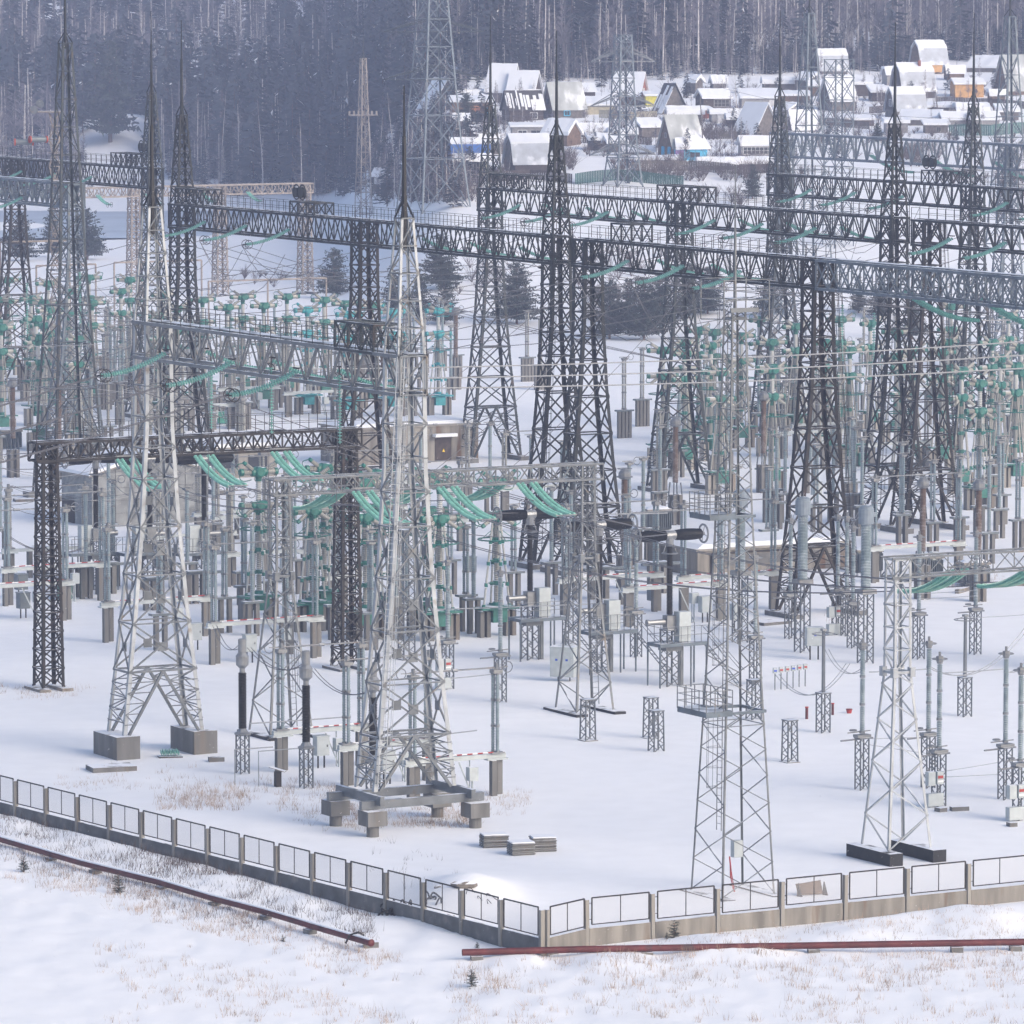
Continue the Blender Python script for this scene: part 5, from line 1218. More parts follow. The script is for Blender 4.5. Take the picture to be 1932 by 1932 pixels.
def cabinet(w=.8, d=.55, h=1.1, z=.75, m='cabinet', labels=0):
    def make():
        t = thing('control_cabinet', '', 'cabinet', world=False)
        bd = part(t, 'body', m, lambda b: (b.box((0, 0, z), w, d, h), b.box((0, 0, z+h), w+.08, d+.08, .05)))
        part(t, 'stand', 'frame_black', lambda b: [b.beam((a*w*.25, 0, -.3), (a*w*.25, 0, z), .07) for a in (-1, 1)])
        part(t, 'door', m, lambda b: b.box((0, -d/2-.012, z+.06), w*.86, .02, h*.86), parent=bd)
        if labels: [part(t, 'label', 'paint_blue', lambda b: b.box((a*w*.22, -d/2-.03, z+h*.55), .16, .01, .13), parent=bd) for a in ((-1, 1) if labels == 2 else (0,))]
        else: part(t, 'handle', 'frame_black', lambda b: b.box((w*.3, -d/2-.04, z+h*.45), .04, .04, .14), parent=bd)
        return t
    return make
CAB = Placer(cabinet()); CABD = Placer(cabinet(.8, .7, 1.1, .7, 'cabinet_dark')); CABL = Placer(cabinet(1.6, .9, 1.9, .35, labels=2)); CABM = Placer(cabinet(1.1, .7, 1.2, .9, labels=1)); CABG = Placer(cabinet(1.0, .8, 1.1, .1, 'cabinet_green'))
def radiator():
    t = thing('oil_transformer', '', 'transformer', world=False)
    part(t, 'tank', 'cabinet_dark', lambda b: b.box((0, 0, .1), 1.9, 1.5, 1.5)); part(t, 'lid', 'concrete_pale', lambda b: b.box((0, 0, 1.6), 2.1, 1.7, .18))
    def fins(b):
        for k in range(12): b.box((-.95+k*.165+.04, -.9, .2), .05, .3, 1.3); b.box((-.95-.1, -.7+k*.13, .2), .3, .04, 1.3)
    part(t, 'fins', 'cabinet_dark', fins)
    part(t, 'snow_cap', 'roof_snow', lambda b: b.lathe((0, 0, 1.78), Z, [(0, 1.0), (.12, .85), (.22, .4)], 10))
    return t
RAD = Placer(radiator)
def old_ct():
    t = thing('current_transformer', '', 'transformer', world=False)
    for x, y in ((-.3, -.3), (.3, -.3), (-.3, .3), (.3, .3)): part(t, 'concrete_leg', 'concrete', lambda b: b.box((x, y, -.4), .3, .3, 2.9))
    part(t, 'base_frame', 'galvanised', lambda b: ped(b, 1.0, .8, .07, .05, .5) if False else [b.beam((x, y, 2.5), (x*.8, y*.8, 3.5), .08) for x, y in ((-.4, -.4), (.4, -.4), (-.4, .4), (.4, .4))])
    part(t, 'bushing', 'porcelain_brown', lambda b: b.ribs((0, 0, 3.5), Z, 4.6, .22, .1, .04, 10))
    part(t, 'head', 'cast_grey', lambda b: (b.lathe((0, 0, 8.1), Z, [(0, .25), (.1, .45), (.5, .45), (.8, .2)], 12), b.ring((0, 0, 8.9), Z, .55, .03, 16, 4), b.ring((0, 0, 8.3), Z, .6, .035, 16, 4)))
    return t
OCT = Placer(old_ct)
EQ = []
def eq(P, px, d, label, group=None, rz=UA, scale=1, jit=0):
    x = (px-966)/F*(d*cT+CZ*sT); o = P.put((x, d, base_z(x, d)), rz+jit, label, group, scale); EQ.append((o, px, d)); return o
def dby(y): return at(966, y).y
def series(P, spots, fmt, group, rz=UA, scale=1, jit=0):
    """spots (px, y of the foot) ; fmt gets the rank from the left"""
    sp = sorted(spots)
    for i, (px, y) in enumerate(sp): eq(P, px, dby(y), fmt.format(ordw(i)) if '{' in fmt else fmt, group, rz, scale, jit*((i*7 % 5)-2))
def make_equipment():
    G = 'green air-blast circuit breakers'
    near = [(489, 1177, 'two-tiered green breaker standing clear on concrete legs right of the concrete shed'),
            (590, 1190, 'green breaker between the light grey column and the rusty brown column'), (612, 1168, 'green breaker just behind the one beside the rusty brown column'),
            (690, 1205, 'green breaker left behind the pale front column, nearer of two'), (712, 1182, 'green breaker left behind the pale front column, farther of two'),
            (808, 1190, 'green breaker right behind the pale front column, the left of a close pair'), (830, 1208, 'green breaker right behind the pale front column, the right of a close pair'), (937, 1200, 'rightmost near green breaker, left of the black T-shaped breakers')]
    for px, y, l in near: eq(BRK, px, dby(y), l, G)
    hd = lambda y: 35.1*F/(y+67)
    for px, y, l in [(580, 579, 'bright teal-headed breaker in the middle of the second field, with a thick snow cap'), (659, 587, 'teal-headed breaker just left of the second dark column'), (740, 582, 'teal-headed breaker between the dark column and the pale tower'), (827, 580, 'teal breaker standing alone right of the pale tower')]:
        eq(BRK2, px, hd(y), l, G)
    mid = [(383, 560), (459, 554), (498, 571), (542, 554), (651, 567), (430, 574), (612, 560), (702, 570)]
    for i, (px, y) in enumerate(sorted(mid)): eq(BRKF, px, hd(y), f'green breaker seen over the blue-grey front girder, {ordw(i)} from the left there', G)
    left = [(17, 523), (60, 558), (92, 529), (84, 566), (169, 518), (175, 566), (229, 544), (246, 522), (310, 550), (335, 577), (130, 545), (-4, 560)]
    for i, (px, y) in enumerate(sorted(left)): eq(BRKF, px, hd(y), f'green breaker in the hazy left field behind the lattice mast, {ordw(i)} from the left', G, jit=.3*(i % 3-1))
    right = [(1250, 655), (1290, 642), (1317, 617), (1347, 621), (1398, 628), (1432, 597), (1455, 640), (1500, 610), (1584, 597), (1602, 655), (1641, 604), (1793, 573), (1786, 640), (1690, 620), (1720, 655), (1901, 590), (1925, 650), (1870, 640), (1950, 610), (1555, 640)]
    for i, (px, y) in enumerate(sorted(right)): eq(BRKF, px, hd(y), f'green breaker in the right field among the black columns, {ordw(i)} from the left', G, jit=.3*(i % 3-1))
    eq(BRK, 1847, 470, 'green breaker nearer than the rest at right, right of the black column pair', G)
    for px, y, l in [(1000, 1244, 'left'), (1131, 1270, 'middle'), (1263, 1294, 'right')]:
        eq(TBR, px, dby(y), {'left': 'black T-shaped breaker farthest left of three, partly over the double dark column', 'middle': 'middle black T-shaped breaker of three, behind the light grey column', 'right': 'black T-shaped breaker nearest the slim mast, its full stair visible'}[l], 'black T-shaped breakers with platforms')
    for px, l in [(182, 'black breaker column before the left corner of the concrete shed'), (284, 'black breaker column hidden behind the pale left column of the front gantry'), (386, 'black breaker column before the right end of the concrete shed')]:
        eq(TBR, px, 409, l, 'black T-shaped breakers with platforms', UA+PI)
    for px, y, l in [(1396, 1212, 'left grey current transformer, seen through the slim mast'), (1513.5, 1230, 'middle grey current transformer with a ribbed column and drum head'), (1632.6, 1251, 'right grey current transformer with a ribbed column and drum head')]:
        eq(CTM, px, dby(y), l, 'grey current transformers')
    for px, y, l in [(458, 1459, 'black surge arrester with grey cap right of the tall concrete block'), (578, 1486, 'black surge arrester with grey cap, middle of three'), (704, 1512, 'black surge arrester behind the front gantry leg')]:
        eq(ARR, px, dby(y), l, 'black surge arresters')
    for px, y, l in [(531, 1455, 'disconnector on concrete legs behind the black arresters, leftmost of the front three'), (655, 1483, 'disconnector on concrete legs behind the front gantry legs, middle of three'), (780, 1513, 'disconnector on concrete legs whose right posts stand clear right of the front gantry')]:
        eq(DIS, px, dby(y), l, 'front disconnectors on concrete legs')
    for px, y, l in [(15, 1143, 'long disconnector at the left edge with a red and white drive rod'), (204, 1212, 'long disconnector left behind the pale gantry column, rod striped red and white'), (405, 1253, 'long disconnector right of the pale gantry column, rod striped red and white'),
                     (1066, 1164, 'disconnector with striped rod behind the light grey column'), (1186, 1182, 'disconnector with striped rod between the two right T-shaped breakers'), (1290, 1160, 'disconnector with striped rod left of the slim mast'), (1650, 1100, 'disconnector with striped rod before the finned transformers'), (-60, 1180, 'disconnector whose right posts enter at the left edge')]:
        eq(DISL, px, dby(y), l, 'long disconnectors with striped rods')
    series(PST, [(303, 1228), (425, 1195), (462, 1172), (540, 1235), (700, 1225), (765, 1200), (880, 1190), (850, 1120), (970, 1144), (640, 1130), (555, 1120)], 'grey triple post insulator behind the front gantry, {} from the left', 'triple post insulators, middle field')
    series(PST4, [(460, 810), (1178, 826), (1212, 804), (330, 870), (860, 715), (995, 720), (1455, 985), (1020, 735)], 'insulator post on four concrete legs in open snow, {} from the left', 'posts on four legs')
    series(PST, [(1702, 1030), (1760, 1045), (1810, 1035), (1847, 1013), (1921, 1040), (1890, 990), (1540, 1010), (1600, 960), (1450, 1060)], 'grey triple post insulator among the black columns at right, {} from the left', 'triple post insulators, right field')
    series(BLG, [(148, 1127), (200, 1121), (369, 1138), (290, 1150), (1240, 1120), (70, 1090), (640, 960), (1130, 1130)], 'bare concrete trestle with a cross beam, {} from the left', 'concrete trestles')
    rnd = random.Random(3)
    sp = []
    for k in range(34): sp.append((rnd.uniform(-10, 400), rnd.uniform(690, 905)))
    series(PST1, sp[:17], 'beige single post insulator in the crowded left field, {} from the left', 'single posts, left field'); series(PST4, sp[17:26], 'four-legged insulator post in the crowded left field, {} from the left', 'four-legged posts, left field')
    series(DISN, sp[26:], 'plain disconnector in the crowded left field, {} from the left', 'plain disconnectors, left field', jit=.05)
    sp = [(rnd.uniform(400, 860), rnd.uniform(700, 790)) for _ in range(14)]
    series(PST1, sp[:9], 'beige single post insulator behind the front girder, {} from the left', 'single posts, middle field'); series(DISN, sp[9:], 'plain disconnector behind the front girder, {} from the left', 'plain disconnectors, middle field')
    sp = [(rnd.uniform(1240, 1950), rnd.uniform(690, 960)) for _ in range(46)]
    series(PST1, sp[:12], 'beige single post insulator in the right field, {} from the left', 'single posts, right field'); series(DISN, sp[18:32], 'plain disconnector in the right field, {} from the left', 'plain disconnectors, right field'); series(PST4, sp[38:], 'four-legged insulator post in the right field, {} from the left', 'four-legged posts, right field')
    series(OCT, [(1178, 1110), (1740, 1130), (1845, 1135), (1274, 990), (860, 735), (112, 905), (1440, 930), (262, 850), (25, 900), (640, 1110)], 'brown-bushed transformer with wire rings on top, {} from the left', 'brown current transformers')
    series(NDI, [(1626, 1490), (1751, 1486), (1896, 1509), (944, 1325), (1491, 1205), (1597, 1200), (1609, 1222), (1733, 1243), (1840, 1234), (1425, 1290), (1200, 1240)], 'ribbed post on a light lattice pedestal, {} from the left of those without boxes', 'disconnector posts on lattice pedestals')
    series(NDB, [(1771, 1521), (1924, 1547), (1580, 1197), (845, 1300), (1990, 1500)], 'ribbed post on a lattice pedestal with boxes bearing a red label, {} from the left', 'disconnector posts with control boxes')
    series(RNG, [(1553, 1383), (1820, 1352)], 'thin grey rod with a wire ring on a lattice pedestal, {} from the left', 'ringed posts')
    series(LP3, [(1490, 1437), (1238, 1418), (1228, 1392), (1109, 1396), (1422, 1357)], 'empty light lattice pedestal standing in open snow, {} from the left', 'empty lattice pedestals')
    series(LPT, [(767, 1243), (1077, 1215)], 'tall narrow lattice support, {} from the left of the two', 'tall lattice supports')
    series(CABD, [(44, 1166), (886, 1096), (1234, 1151), (40, 1130)], 'dark grey box on two short legs, {} from the left', 'dark control boxes')
    series(CAB, [(368, 1228), (471, 1250), (606, 1449), (730, 1479), (1330, 1175), (1540, 950), (1390, 1190)], 'pale grey box on a short stand, {} from the left', 'pale control boxes')
    eq(CABL, 1064, dby(1286), 'large pale cabinet with two blue labels beside the light grey column', rz=-.35)
    eq(CABM, 1536, dby(1243), 'pale cabinet with one blue label on a stand right of the slim mast', rz=.15)
    series(CABG, [(122, 1132), (420, 800), (595, 1170), (872, 820), (1630, 880)], 'green metal cabinet standing in the snow, {} from the left', 'green cabinets', .2)
    series(RAD, [(20, 845), (1636, 1079), (1749, 1092), (1837, 1104), (1240, 1000)], 'dark finned oil transformer with snow on its lid, {} from the left', 'finned transformers', .25)
    rnd = random.Random(17)
    def rnds(n, x0, x1, y0, y1): return [(rnd.uniform(x0, x1), rnd.uniform(y0, y1)) for _ in range(n)]
    series(PSTM, rnds(9, -10, 420, 1010, 1130), 'slender grey post in the front left field behind the rusty gantry, {} from the left', 'slender posts, front left'); series(DISN, rnds(4, -10, 430, 1010, 1120), 'plain disconnector in the front left field, {} from the left', 'plain disconnectors, front left', jit=.05)
    series(PSTM, rnds(15, 430, 1000, 900, 1220), 'slender grey post in the crowded centre field, {} from the left', 'slender posts, centre'); series(DISN, rnds(7, 430, 1000, 880, 1180), 'plain disconnector in the crowded centre field, {} from the left', 'plain disconnectors, centre', jit=.05)
    series(PSTM, rnds(18, 400, 870, 690, 800), 'slender grey post far behind the front girder, {} from the left', 'slender posts, far middle'); series(PSTM, rnds(24, -10, 400, 660, 860), 'slender grey post far in the left field, {} from the left', 'slender posts, far left')
    series(PSTM, rnds(36, 1240, 1950, 690, 1080), 'slender grey post among the black columns at right, {} from the left', 'slender posts, right'); series(PSTM, rnds(9, 1000, 1240, 980, 1180), 'slender grey post behind the T-shaped breakers, {} from the left', 'slender posts, behind T-shaped breakers')
    for i, (px, y) in enumerate(sorted(rnds(9, 1240, 1940, 640, 700)+rnds(7, -10, 380, 575, 640))): eq(BRKF, px, 35.1*F/(y+67), f'green breaker standing in front of its far row, {ordw(i)} from the left', G, jit=.2*(i % 3))
    # six little boxes in a row
    for k in range(6):
        px = 1466+k*11.5; d = dby(1301-k*1.5); x = (px-966)/F*d
        t = thing('meter_box', ['leftmost', 'second', 'third', 'fourth', 'fifth', 'rightmost'][k]+' of six small labelled boxes in a row on thin posts', 'box', (x, d, 0), .3, 'row of six small boxes', False)
        bd = part(t, 'body', 'cabinet', lambda b: b.box((0, 0, 1.05), .26, .2, .34)); part(t, 'label', 'paint_blue' if k in (0, 3) else 'paint_red', lambda b: b.box((0, -.11, 1.16), .2, .015, .11), parent=bd)
        part(t, 'post', 'galvanised', lambda b: b.beam((0, 0, -.3), (0, 0, 1.05), .05))
def box_building(label, name, cat, p0, du, dv, h, wm, extra=None):
    """p0 near corner, du along U, dv away (-W)"""
    t = thing(name, label, cat, p0); p0 = Vector(p0); A = [p0, p0+U*du, p0+U*du-W*dv, p0-W*dv]
    b = MB(); b.prism([x-V(0, 0, .5) for x in A], [x+V(0, 0, h) for x in A]); b.build('wall', wm, t)
    c = (A[0]+A[2])/2; R = [c+(x-c)*1.03 for x in A]; b = MB(); b.prism([x+V(0, 0, h+.003) for x in R], [x+V(0, 0, h+.18) for x in R]); r = b.build('roof', 'concrete_pale', t)
    b = MB(); R2 = [c+(x-c)*1.0 for x in A]; R3 = [c+(x-c)*.9 for x in A]; b.prism([x+V(0, 0, h+.18) for x in R2], [x+V(0, 0, h+.48) for x in R3]); b.build('snow_cap', 'roof_snow', r)
    return t, A
def make_buildings():
    d = 455.0; p0 = V((170-966)/F*d, d, 0); L = 10.6; D = 6.0
    t = thing('shed', 'grey concrete panel shed with a low snowy gable roof behind the rusty brown gantry', 'shed', p0)
    A = [p0, p0+U*L, p0+U*L-W*D, p0-W*D]; b = MB(); b.prism([x-V(0, 0, .5) for x in A], [x+V(0, 0, 4.2) for x in A]); b.build('wall', 'concrete_panel', t)
    m = p0+U*(L/2); b = MB()
    for o in (0, 1):
        q = -W*(D*o); e = -W*(.12 if not o else -.12); b = MB()
        b.prism([A[0]+q+V(0, 0, 4.2), m+q+V(0, 0, 5.6), A[1]+q+V(0, 0, 4.2)], [A[0]+q+e+V(0, 0, 4.2), m+q+e+V(0, 0, 5.6), A[1]+q+e+V(0, 0, 4.2)]); b.build('gable', 'concrete_panel', t)
    b = MB(); s = MB()
    for a, c in ((A[0]-U*.4+V(0, 0, 4.1), m+V(0, 0, 5.62)), (A[1]+U*.4+V(0, 0, 4.1), m+V(0, 0, 5.62))):
        q = [a+W*.3, c+W*.3, c-W*(D+.3), a-W*(D+.3)]; b.prism(q, [x+V(0, 0, .14) for x in q]); s.prism([x+V(0, 0, .14) for x in q], [x+V(0, 0, .4) for x in q])
    r = b.build('roof', 'concrete_pale', t); s.build('snow_cap', 'roof_snow', r)
    b = MB(); g = p0-W*3.4-U*.03; b.prism([g, g-W*2.4, g-W*2.4-U*.05, g-U*.05], [x+V(0, 0, 1.9) for x in (g, g-W*2.4, g-W*2.4-U*.05, g-U*.05)]); b.build('opening', 'frame_black', t)
    b = MB(); st = MB()
    for k in range(1, 5): x = p0+U*(L*k/5)+W*.02; st.beam(x, x+V(0, 0, 4.6), .06, .02)
    for z in (1.05, 2.1, 3.15, 4.15): st.beam(p0+W*.02+V(0, 0, z), A[1]+W*.02+V(0, 0, z), .05, .03); st.beam(p0-U*.02+V(0, 0, z), A[3]-U*.02+V(0, 0, z), .05, .03)
    st.build('panel_joints', 'concrete_dark', t)
    d = 507.0; p0 = V((662-966)/F*d, d+4, 0)
    t, A = box_building('brown rendered control building behind the pale gantry column, with a canopied door', 'control_building', 'building', p0, 13.2, 6.5, 3.3, 'concrete_tan')
    g = p0+U*8.6+W*.06; b = MB(); b.prism([g, g+U*1.7, g+U*1.7-W*.05, g-W*.05], [x+V(0, 0, 2.2) for x in (g, g+U*1.7, g+U*1.7-W*.05, g-W*.05)]); dr = b.build('door', 'timber_dark', t)
    b = MB(); g2 = g+U*.7+W*.02+V(0, 0, .9); b.prism([g2, g2+U*.32, g2+U*.16+V(0, 0, .3)], [x+W*.02 for x in (g2, g2+U*.32, g2+U*.16+V(0, 0, .3))]); b.build('warning_sign', 'paint_yellow', dr)
    b = MB(); g3 = g-U*.3+V(0, 0, 2.35); b.prism([g3, g3+U*2.3, g3+U*2.3+W*.7, g3+W*.7], [x+V(0, 0, .28) for x in (g3, g3+U*2.3, g3+U*2.3+W*.7, g3+W*.7)]); b.build('canopy', 'roof_snow', t)
    d = 498.0; p0 = V((404-966)/F*d, d, 0)
    t, A = box_building('low cream-walled building with dark windows behind the green breaker at left centre', 'control_building', 'building', p0, 6.2, 5, 2.6, 'concrete_pale')
    for k in (.4, 3.3):
        b = MB(); g = p0+U*k+W*.05+V(0, 0, .9); b.prism([g, g+U*1.9, g+U*1.9-W*.04, g-W*.04], [x+V(0, 0, 1.1) for x in (g, g+U*1.9, g+U*1.9-W*.04, g-W*.04)]); b.build('window', 'glass_dark', t)
    p0 = at(1316, 1088); t, A = box_building('long low concrete basin with a snow-covered lid behind the grey transformers', 'concrete_basin', 'basin', p0, 13.5, 7.5, 1.9, 'concrete_tan')
    b = MB(); g = p0+U*2.2+W*.04+V(0, 0, .75); b.prism([g, g+U*8.6, g+U*8.6-W*.03, g-W*.03], [x+V(0, 0, .75) for x in (g, g+U*8.6, g+U*8.6-W*.03, g-W*.03)]); b.build('stained_band', 'concrete_dark', t)
    b = MB()
    for k in (1.2,): g = p0+U*k+W*.12; b.tube(g, g+V(0, 0, 1.7), .09, .09, 6); b.tube(g+V(0, 0, 1.7), g+V(0, 0, 1.7)+U*7, .08, .08, 6)
    b.build('pipe', 'frame_black', t)
    p = at(1845, 1118)
    t = thing('concrete_kerb', 'curved low concrete edge poking out of the snow below the finned transformers', 'kerb', p); b = MB(); P = [at(x, y) for x, y in ((1805, 1120), (1835, 1112), (1870, 1107), (1905, 1105), (1940, 1106))]
    for a, c in zip(P, P[1:]): b.beam(a-V(0, 0, .1), c-V(0, 0, .1), .3, .8, True)
    b.build('edge', 'concrete_tan', t)
def fence_run(label, pts, plm, name='fence'):
    t = thing(name, label, 'fence', (pts[0][0], pts[0][1], 0))
    for i, (p, q) in enumerate(zip(pts, pts[1:])):
        p = V(p[0], p[1], 0); q = V(q[0], q[1], 0); d = (q-p).normalized(); zp = .0; L = (q-p).length; n = V(-d.y, d.x, 0)
        b = MB(); ti = V(.03*math.sin(i*5.3), .03*math.cos(i*3.1), 0); q4 = [p+d*(a*.1)+n*(c*.11) for a, c in ((-1, -1), (1, -1), (1, 1), (-1, 1))]; b.prism([x-V(0, 0, .6) for x in q4], [x+ti+V(0, 0, 2.2+.04*math.sin(i*7.7)) for x in q4]); b.build('post', 'concrete_pale', t)
        b = MB(); a = p+d*.14; e = q-d*.14; o = n*.06
        b.prism([a-o-V(0, 0, .6), e-o-V(0, 0, .6), e+o-V(0, 0, .6), a+o-V(0, 0, .6)], [a-o+V(0, 0, .86), e-o+V(0, 0, .86), e+o+V(0, 0, .86), a+o+V(0, 0, .86)]); b.build('plinth', plm, t)
        f = MB(); lo, hi = 1.0+.03*((i*5) % 3-1), 2.34+.04*((i*3) % 3-1); a = p+d*.28; e = q-d*.2
        for u, v in ((a, a), (e, e)): f.beam(u+V(0, 0, lo), u+V(0, 0, hi), .055)
        f.beam(a+V(0, 0, lo), e+V(0, 0, lo), .045); f.beam(a+V(0, 0, hi), e+V(0, 0, hi), .06); m = (a+e)/2; f.beam(m+V(0, 0, lo), m+V(0, 0, hi), .035)
        for z in (lo+.25, hi-.25): f.beam(p+V(0, 0, z), a+V(0, 0, z), .03)
        fr = f.build('mesh_panel', 'frame_black', t)
        w = MB(); w.face([a+V(0, 0, lo), e+V(0, 0, lo), e+V(0, 0, hi), a+V(0, 0, hi)]); w.build('wire_mesh', 'wire_mesh', fr)
    p = pts[-1]; b = MB(); b.box((p[0], p[1], -.6), .2, .22, 2.75); b.build('post', 'concrete_pale', t)
    return t
def pipe(label, P, group, sup, r=.16, capped=True):
    t = thing('pipe', label, 'pipe', P[0], 0, group); b = MB()
    b.path(P, r, 10); e = P[-1]; d = (P[-1]-P[-2]).normalized(); b.tube(e-d*.02, e+d*.03, r*1.15, r*1.15, 10); b.build('tube', 'pipe_red', t, True)
    s = MB()
    for a, c in zip(P, P[1:]):
        d = (c-a).normalized(); n = V(-d.y, d.x, 0)*r*.5; q = [a-n+V(0, 0, r*.62), a+n+V(0, 0, r*.62), c+n+V(0, 0, r*.62), c-n+V(0, 0, r*.62)]; s.prism(q, [x+V(0, 0, r*.6) for x in q])
    if capped: s.build('snow_cap', 'pipe_snow', t)
    for k in sup:
        i = int(k); p = P[i].lerp(P[min(i+1, len(P)-1)], k-i); b = MB(); d = (P[min(i+1, len(P)-1)]-P[max(i-1, 0)]).normalized(); b.box((p.x, p.y, p.z-r-.65), .55, .45, .63, math.atan2(d.y, d.x)); b.build('support_block', 'concrete', t)
    return t
def make_fore():
    lp = [(1022, 1805), (949, 1791), (874, 1784), (800, 1764), (732, 1749), (659, 1727), (593, 1715), (523, 1695), (458, 1675), (395, 1654), (330, 1639), (268, 1617), (206.5, 1594), (146, 1582), (88, 1565)]
    a = V(1.38, 255.98, 0); e = V(-24.87, 294.3, 0); n = 14
    pts = [a.lerp(e, i/n) for i in range(-0, n+4)]; P = [(p.x, p.y) for p in pts]
    fence_run('mesh fence on a plinth darkened as if shaded running from the left edge to the foreground corner', P, 'concrete_dark')  # dark concrete here: the shaded side of the fence is put into the colour
    a = at(1107, 1786); e = at(1827, 1712); st = (e-a)/6; P = [(1.62, 256.1)]+[((a+st*i).x, (a+st*i).y) for i in range(0, 10)]
    fence_run('mesh fence on a rust-stained plinth warmed as if sunlit running from the foreground corner to the right', P, 'concrete_tan')  # rust stains, plus the warm sunlit tone put into the plinth colour
    q = [at(x, y, .45) for x, y in ((-60, 1562), (0, 1583), (150, 1627), (300, 1664), (400, 1694), (500, 1720), (600, 1750), (700, 1779))]
    for p in q: p.z = .45
    pipe('long snow-topped red pipe outside the left fence, a bent wire on its end', q, 'red pipes outside the fence', [.6, 1.65, 2.2, 3.05, 4.05, 5, 5.85])
    q = [at(x, y, .4) for x, y in ((872, 1797), (1100, 1791), (1400, 1786), (1700, 1781), (2000, 1776))]
    for p in q: p.z = .4
    pipe('straight dark red pipe lying outside the right fence', q, 'red pipes outside the fence', [.12, 1.4, 2.45, 3.35, 3.72], capped=False)
    p = q[0]; c = at(672, 1768, .5); b = MB(); b.path([c+V(-.5, 0, -.3), c+V(-.3, 0, .1), c+V(.1, -.1, .25), c+V(.35, 0, .1), c+V(.2, .1, -.2)], .05, 5); tag(b.build('bent_wire', 'frame_black'), 'thick black bent wire hooked over the end of the left red pipe', 'wire')
    # stacks of slabs
    for (px, py, n, sx, sy, rz, lab) in [(932, 1596, 8, 1.35, 1.0, .25, 'stack of thin concrete slabs, left one of three'), (983, 1611, 8, 1.25, 1.0, .3, 'stack of thin concrete slabs in front, middle one of three'), (1024, 1604, 9, 1.25, 1.1, .2, 'stack of thin concrete slabs, right one of three')]:
        p = at(px, py); t = thing('slab_stack', lab, 'slab stack', p, rz, 'stacks of concrete slabs', False)
        for k in range(n): part(t, 'slab', 'concrete', lambda b: b.box((.04*math.sin(k*3.1), .05*math.cos(k*2.3), -.05+k*.085), sx, sy, .06))
        part(t, 'snow_cap', 'roof_snow', lambda b: b.box((0, 0, -.05+n*.085), sx*.97, sy*.97, .05))
    # rubble and scrap on the mound
    def rockm(p, s, name, lab, m='rock', flat=.5):
        b = MB(); rnd = random.Random(int(p.x*100)); n = 9
        for k in range(5):
            z0 = [0, .25, .6, .85, 1][k]; r0 = [.8, 1, .95, .6, .1][k]
            for j in range(n):
                an = 2*PI*j/n; rr = r0*(1+.18*math.sin(j*2.3+k)); b.v.append((p.x+s*rr*math.cos(an), p.y+s*.8*rr*math.sin(an), p.z+s*flat*z0*1.4-.1))
        for k in range(4):
            for j in range(n): i = k*n+j; i2 = k*n+(j+1) % n; b.f.append((i, i2, i2+n, i+n)); b.m.append(0)
        b.f.append(tuple(range(4*n, 5*n))); b.m.append(0); tag(b.build(name, m), lab, 'rock')
    p = V(MOUNDS[0][0], MOUNDS[0][1], 0)
    q = at(874, 1672, 0, ground); q.z = ground(q.x, q.y); rockm(q, .62, 'boulder', 'snow-capped boulder on top of the snow mound inside the fence')
    q = at(827, 1674, 0, ground); q.z = ground(q.x, q.y); rockm(q, .22, 'rock', 'small stone left of the boulder on the snow mound', 'rock', .7)
    rnd = random.Random(12)
    for (px, py, n, sc, name, m, lab) in [(768, 1718, 16, .75, 'scrap_heap', 'frame_black', 'tangle of dark bent cable seen through the fence left of the mound'), (822, 1700, 5, .55, 'scrap_heap', 'frame_black', 'few loops of dark cable lying left of the snow mound'), (838, 1740, 7, .5, 'wire_loops', 'steel_rust', 'thin rusty wire loops behind the fence'), (905, 1690, 4, .5, 'root', 'timber_dark', 'bent dark branch lying on the right of the snow mound')]:
        c = at(px, py, 0, ground); b = MB()
        for _ in range(n):
            a = c+V(rnd.uniform(-1, 1)*sc*1.3, rnd.uniform(-1.5, 1.5)*sc, 0); a.z = ground(a.x, a.y); e = a+V(rnd.uniform(-1.2, 1.2)*sc, rnd.uniform(-1, 1)*sc, 0); e.z = ground(e.x, e.y)
            hose(b, a, e, (rnd.uniform(-.2, .2), 0, rnd.uniform(.15, .8)*sc), .05 if m == 'frame_black' else .02, 8)
        tag(b.build(name, m), lab, 'scrap')
    p = at(1528, 1690); t = thing('broken_crate', 'tipped wooden crate half buried in snow behind the right fence', 'crate', p, .3, None, False)
    part(t, 'panel', 'timber', lambda b: b.prism([V(-.6, 0, .05), V(.7, 0, .05), V(.6, .1, .75), V(-.7, .1, .6)], [V(-.6, .08, .05), V(.7, .08, .05), V(.6, .18, .75), V(-.7, .18, .6)]))
    for a in (-.7, .65): part(t, 'side', 'timber_dark', lambda b: b.prism([V(a, 0, 0), V(a+.15, -.3, 0), V(a+.1, .1, .65)], [V(a+.06, 0, 0), V(a+.21, -.3, 0), V(a+.16, .1, .65)]))
    p = at(321, 1428); t = thing('insulator_pile', 'small heap of green glass insulators on a board by the tall concrete blocks', 'insulator heap', p, .2, None, False)
    part(t, 'board', 'timber_dark', lambda b: b.box((0, 0, -.02), 1.4, .7, .08))
    for k in range(3): part(t, 'disc_stack', 'glass_green', lambda b: [b.lathe((-.55+j*.1, -.2+k*.22, .22+k*.03+.05*(j % 2)), X1, [(0, .03), (.02, .13), (.05, .13), (.07, .03)], 8) for j in range(11)])
